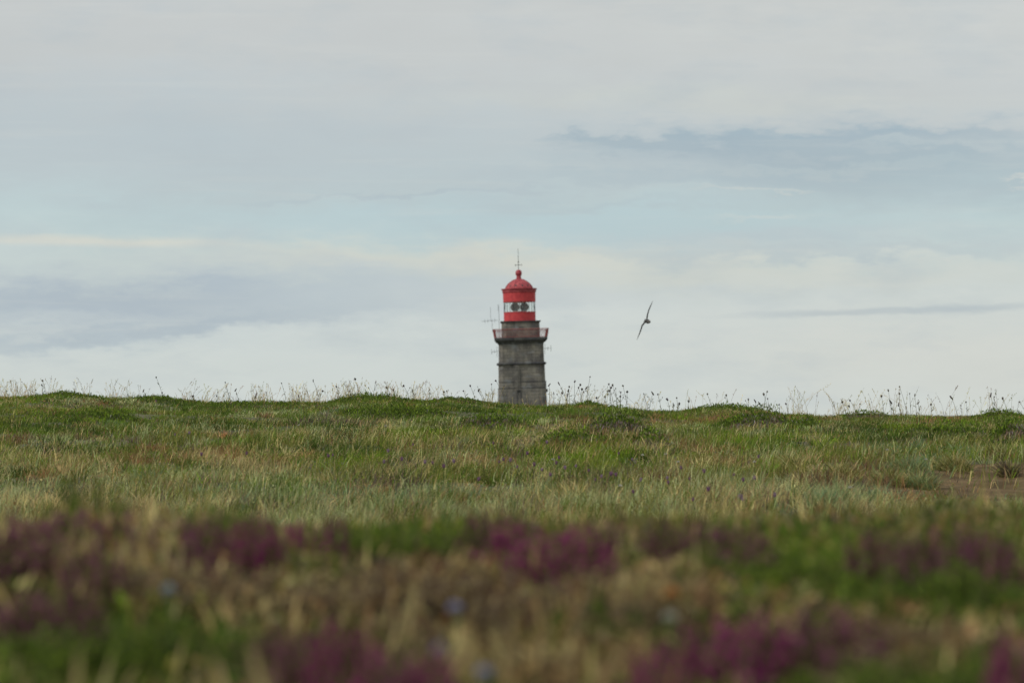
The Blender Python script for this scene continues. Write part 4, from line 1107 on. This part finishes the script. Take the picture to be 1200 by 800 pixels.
# aerials fixed to the tower
def antenna(segs, r=.018):
    g = Geo()
    for x0, y0, x1, y1, *dy in segs:
        d0 = dy[0] if dy else -2.4
        g.tube([((x0 - 610.6) / 10, d0, z(y0)), ((x1 - 610.6) / 10, d0, z(y1))], r, (1, 1, 1), 5)
    part(g, 'antenna', M_galv)
antenna([(575.8, 360, 575.8, 376), (577.4, 374, 577.4, 389), (575.8, 376, 577.4, 376.2), (565, 376.2, 584.5, 375.4), (569, 373.8, 569, 378.4), (572.5, 373.8, 572.5, 378), (580.5, 373.4, 580.5, 377.6)])
antenna([(585.6, 357, 585.6, 396, -2.0), (584.8, 357, 584.8, 364, -2.0)], .022)
antenna([(575.8, 411.7, 585.6, 411.2, -.6), (576, 408.8, 576, 414.6, -.6), (582.2, 405.8, 582.2, 418, -.6), (579.3, 409.6, 579.3, 413.2, -.6)], .021)
antenna([(635, 409.4, 646, 409, -.6), (638.6, 403.8, 638.6, 415.8, -.6), (645.6, 406, 645.6, 413, -.6), (642, 407, 642, 411.4, -.6)], .021)
g = Geo(); g.box(2.72, 3.0, -.9, -.5, z(460), z(456.5)); g.box(2.74, 2.84, -.75, -.65, z(456.5), z(447)); part(g, 'wall_bracket', M_trim)

# ------------------------------------------------------------------ gull, banked steeply, seen almost end on
YB = 110.0; pb = ray(757.6, 376.2, YB)[0]; px = YB / FPX
def bp(x_, y_, dep=0.0): return np.array([(x_ - 757.6) * px, dep, -(y_ - 376.2) * px])
g = Geo()
dark = (.035, .034, .033); pale = (.09, .085, .08)
# body: bill, head, breast, rump, tail along its flight direction (mostly towards the camera, a little to the right)
ax = np.array([.24, -.96, -.10]); ax /= np.linalg.norm(ax)
st_ = [(-.27, .006, .05), (-.20, .018, .05), (-.12, .040, .045), (-.03, .060, 0), (.05, .064, 0), (.12, .050, 0), (.165, .036, 0), (.20, .038, 0), (.235, .030, 0), (.25, .012, 0), (.285, .006, 0)]
pts = np.array([ax * (s + .10) for s, r_, _ in st_]); rad = np.array([r_ for _, r_, _ in st_])
g.tube(pts, rad, dark, 10)
g.c[-1][60:100] = pale
# fanned tail
side = np.cross(ax, (0, 0, 1)); side /= np.linalg.norm(side); wdir = bp(766, 353) - bp(747, 397); wdir /= np.linalg.norm(wdir)
t0 = -ax * .08; t1 = -ax * .22; nrm = np.cross(wdir, ax); nrm /= np.linalg.norm(nrm)
V = []
for off in (-.004, .004):
    V += [t0 - wdir * .02 + nrm * off, t0 + wdir * .02 + nrm * off, t1 + wdir * .06 + nrm * off, t1 - wdir * .06 + nrm * off]
g.add(V, None, [(0, 1, 2, 3), (7, 6, 5, 4), (0, 4, 5, 1), (1, 5, 6, 2), (2, 6, 7, 3), (3, 7, 4, 0)], dark)
# wings: aerofoil strips lofted from shoulder to tip, root buried in the body
for line in ([(757.6, 376), (758.0, 372), (758.8, 368), (760.3, 363.5), (762.4, 359), (764.3, 355.5), (766.2, 352.4)],
             [(757.4, 376.4), (755.2, 378), (752.3, 381), (750.9, 385.5), (749.3, 390), (747.7, 394), (746.2, 398)]):
    m = len(line); V = []; chord = np.array([.15, .15, .14, .125, .10, .065, .015]); thick = np.array([.050, .046, .042, .036, .030, .020, .008]); swp = np.array([.0, .03, .05, .03, -.02, -.09, -.17])
    cen = [bp(*l_) for l_ in line]
    for i in range(m):
        tng = cen[min(i + 1, m - 1)] - cen[max(i - 1, 0)]; tng /= np.linalg.norm(tng); nr = np.cross(tng, ax); nr /= np.linalg.norm(nr)
        o_ = cen[i] + ax * swp[i] - (ax * swp[i]) * np.array([1, 0, 1]) * .85
        cx_ = np.array([ax[0] * .35, ax[1], ax[2]])
        for s, tq in ((.5, 0), (.25, .5), (-.1, .45), (-.5, .08), (-.5, -.08), (-.1, -.3), (.25, -.4)):
            V.append(o_ + cx_ * chord[i] * s + nr * thick[i] * tq)
    V = np.array(V)
    qq = [(i * 7 + j, i * 7 + (j + 1) % 7, (i + 1) * 7 + (j + 1) % 7, (i + 1) * 7 + j) for i in range(m - 1) for j in range(7)]
    V = np.vstack([V, V[-7:].mean(0)]); tt = [((m - 1) * 7 + j, (m - 1) * 7 + (j + 1) % 7, m * 7) for j in range(7)]
    g.add(V, tt, qq, dark)
bird = g.build('gull', plant_mat('plumage', 0, .7, .2), None, True); bird.location = pb
tag(bird, 'dark gull gliding with wings banked steeply right of the lighthouse', 'gull')
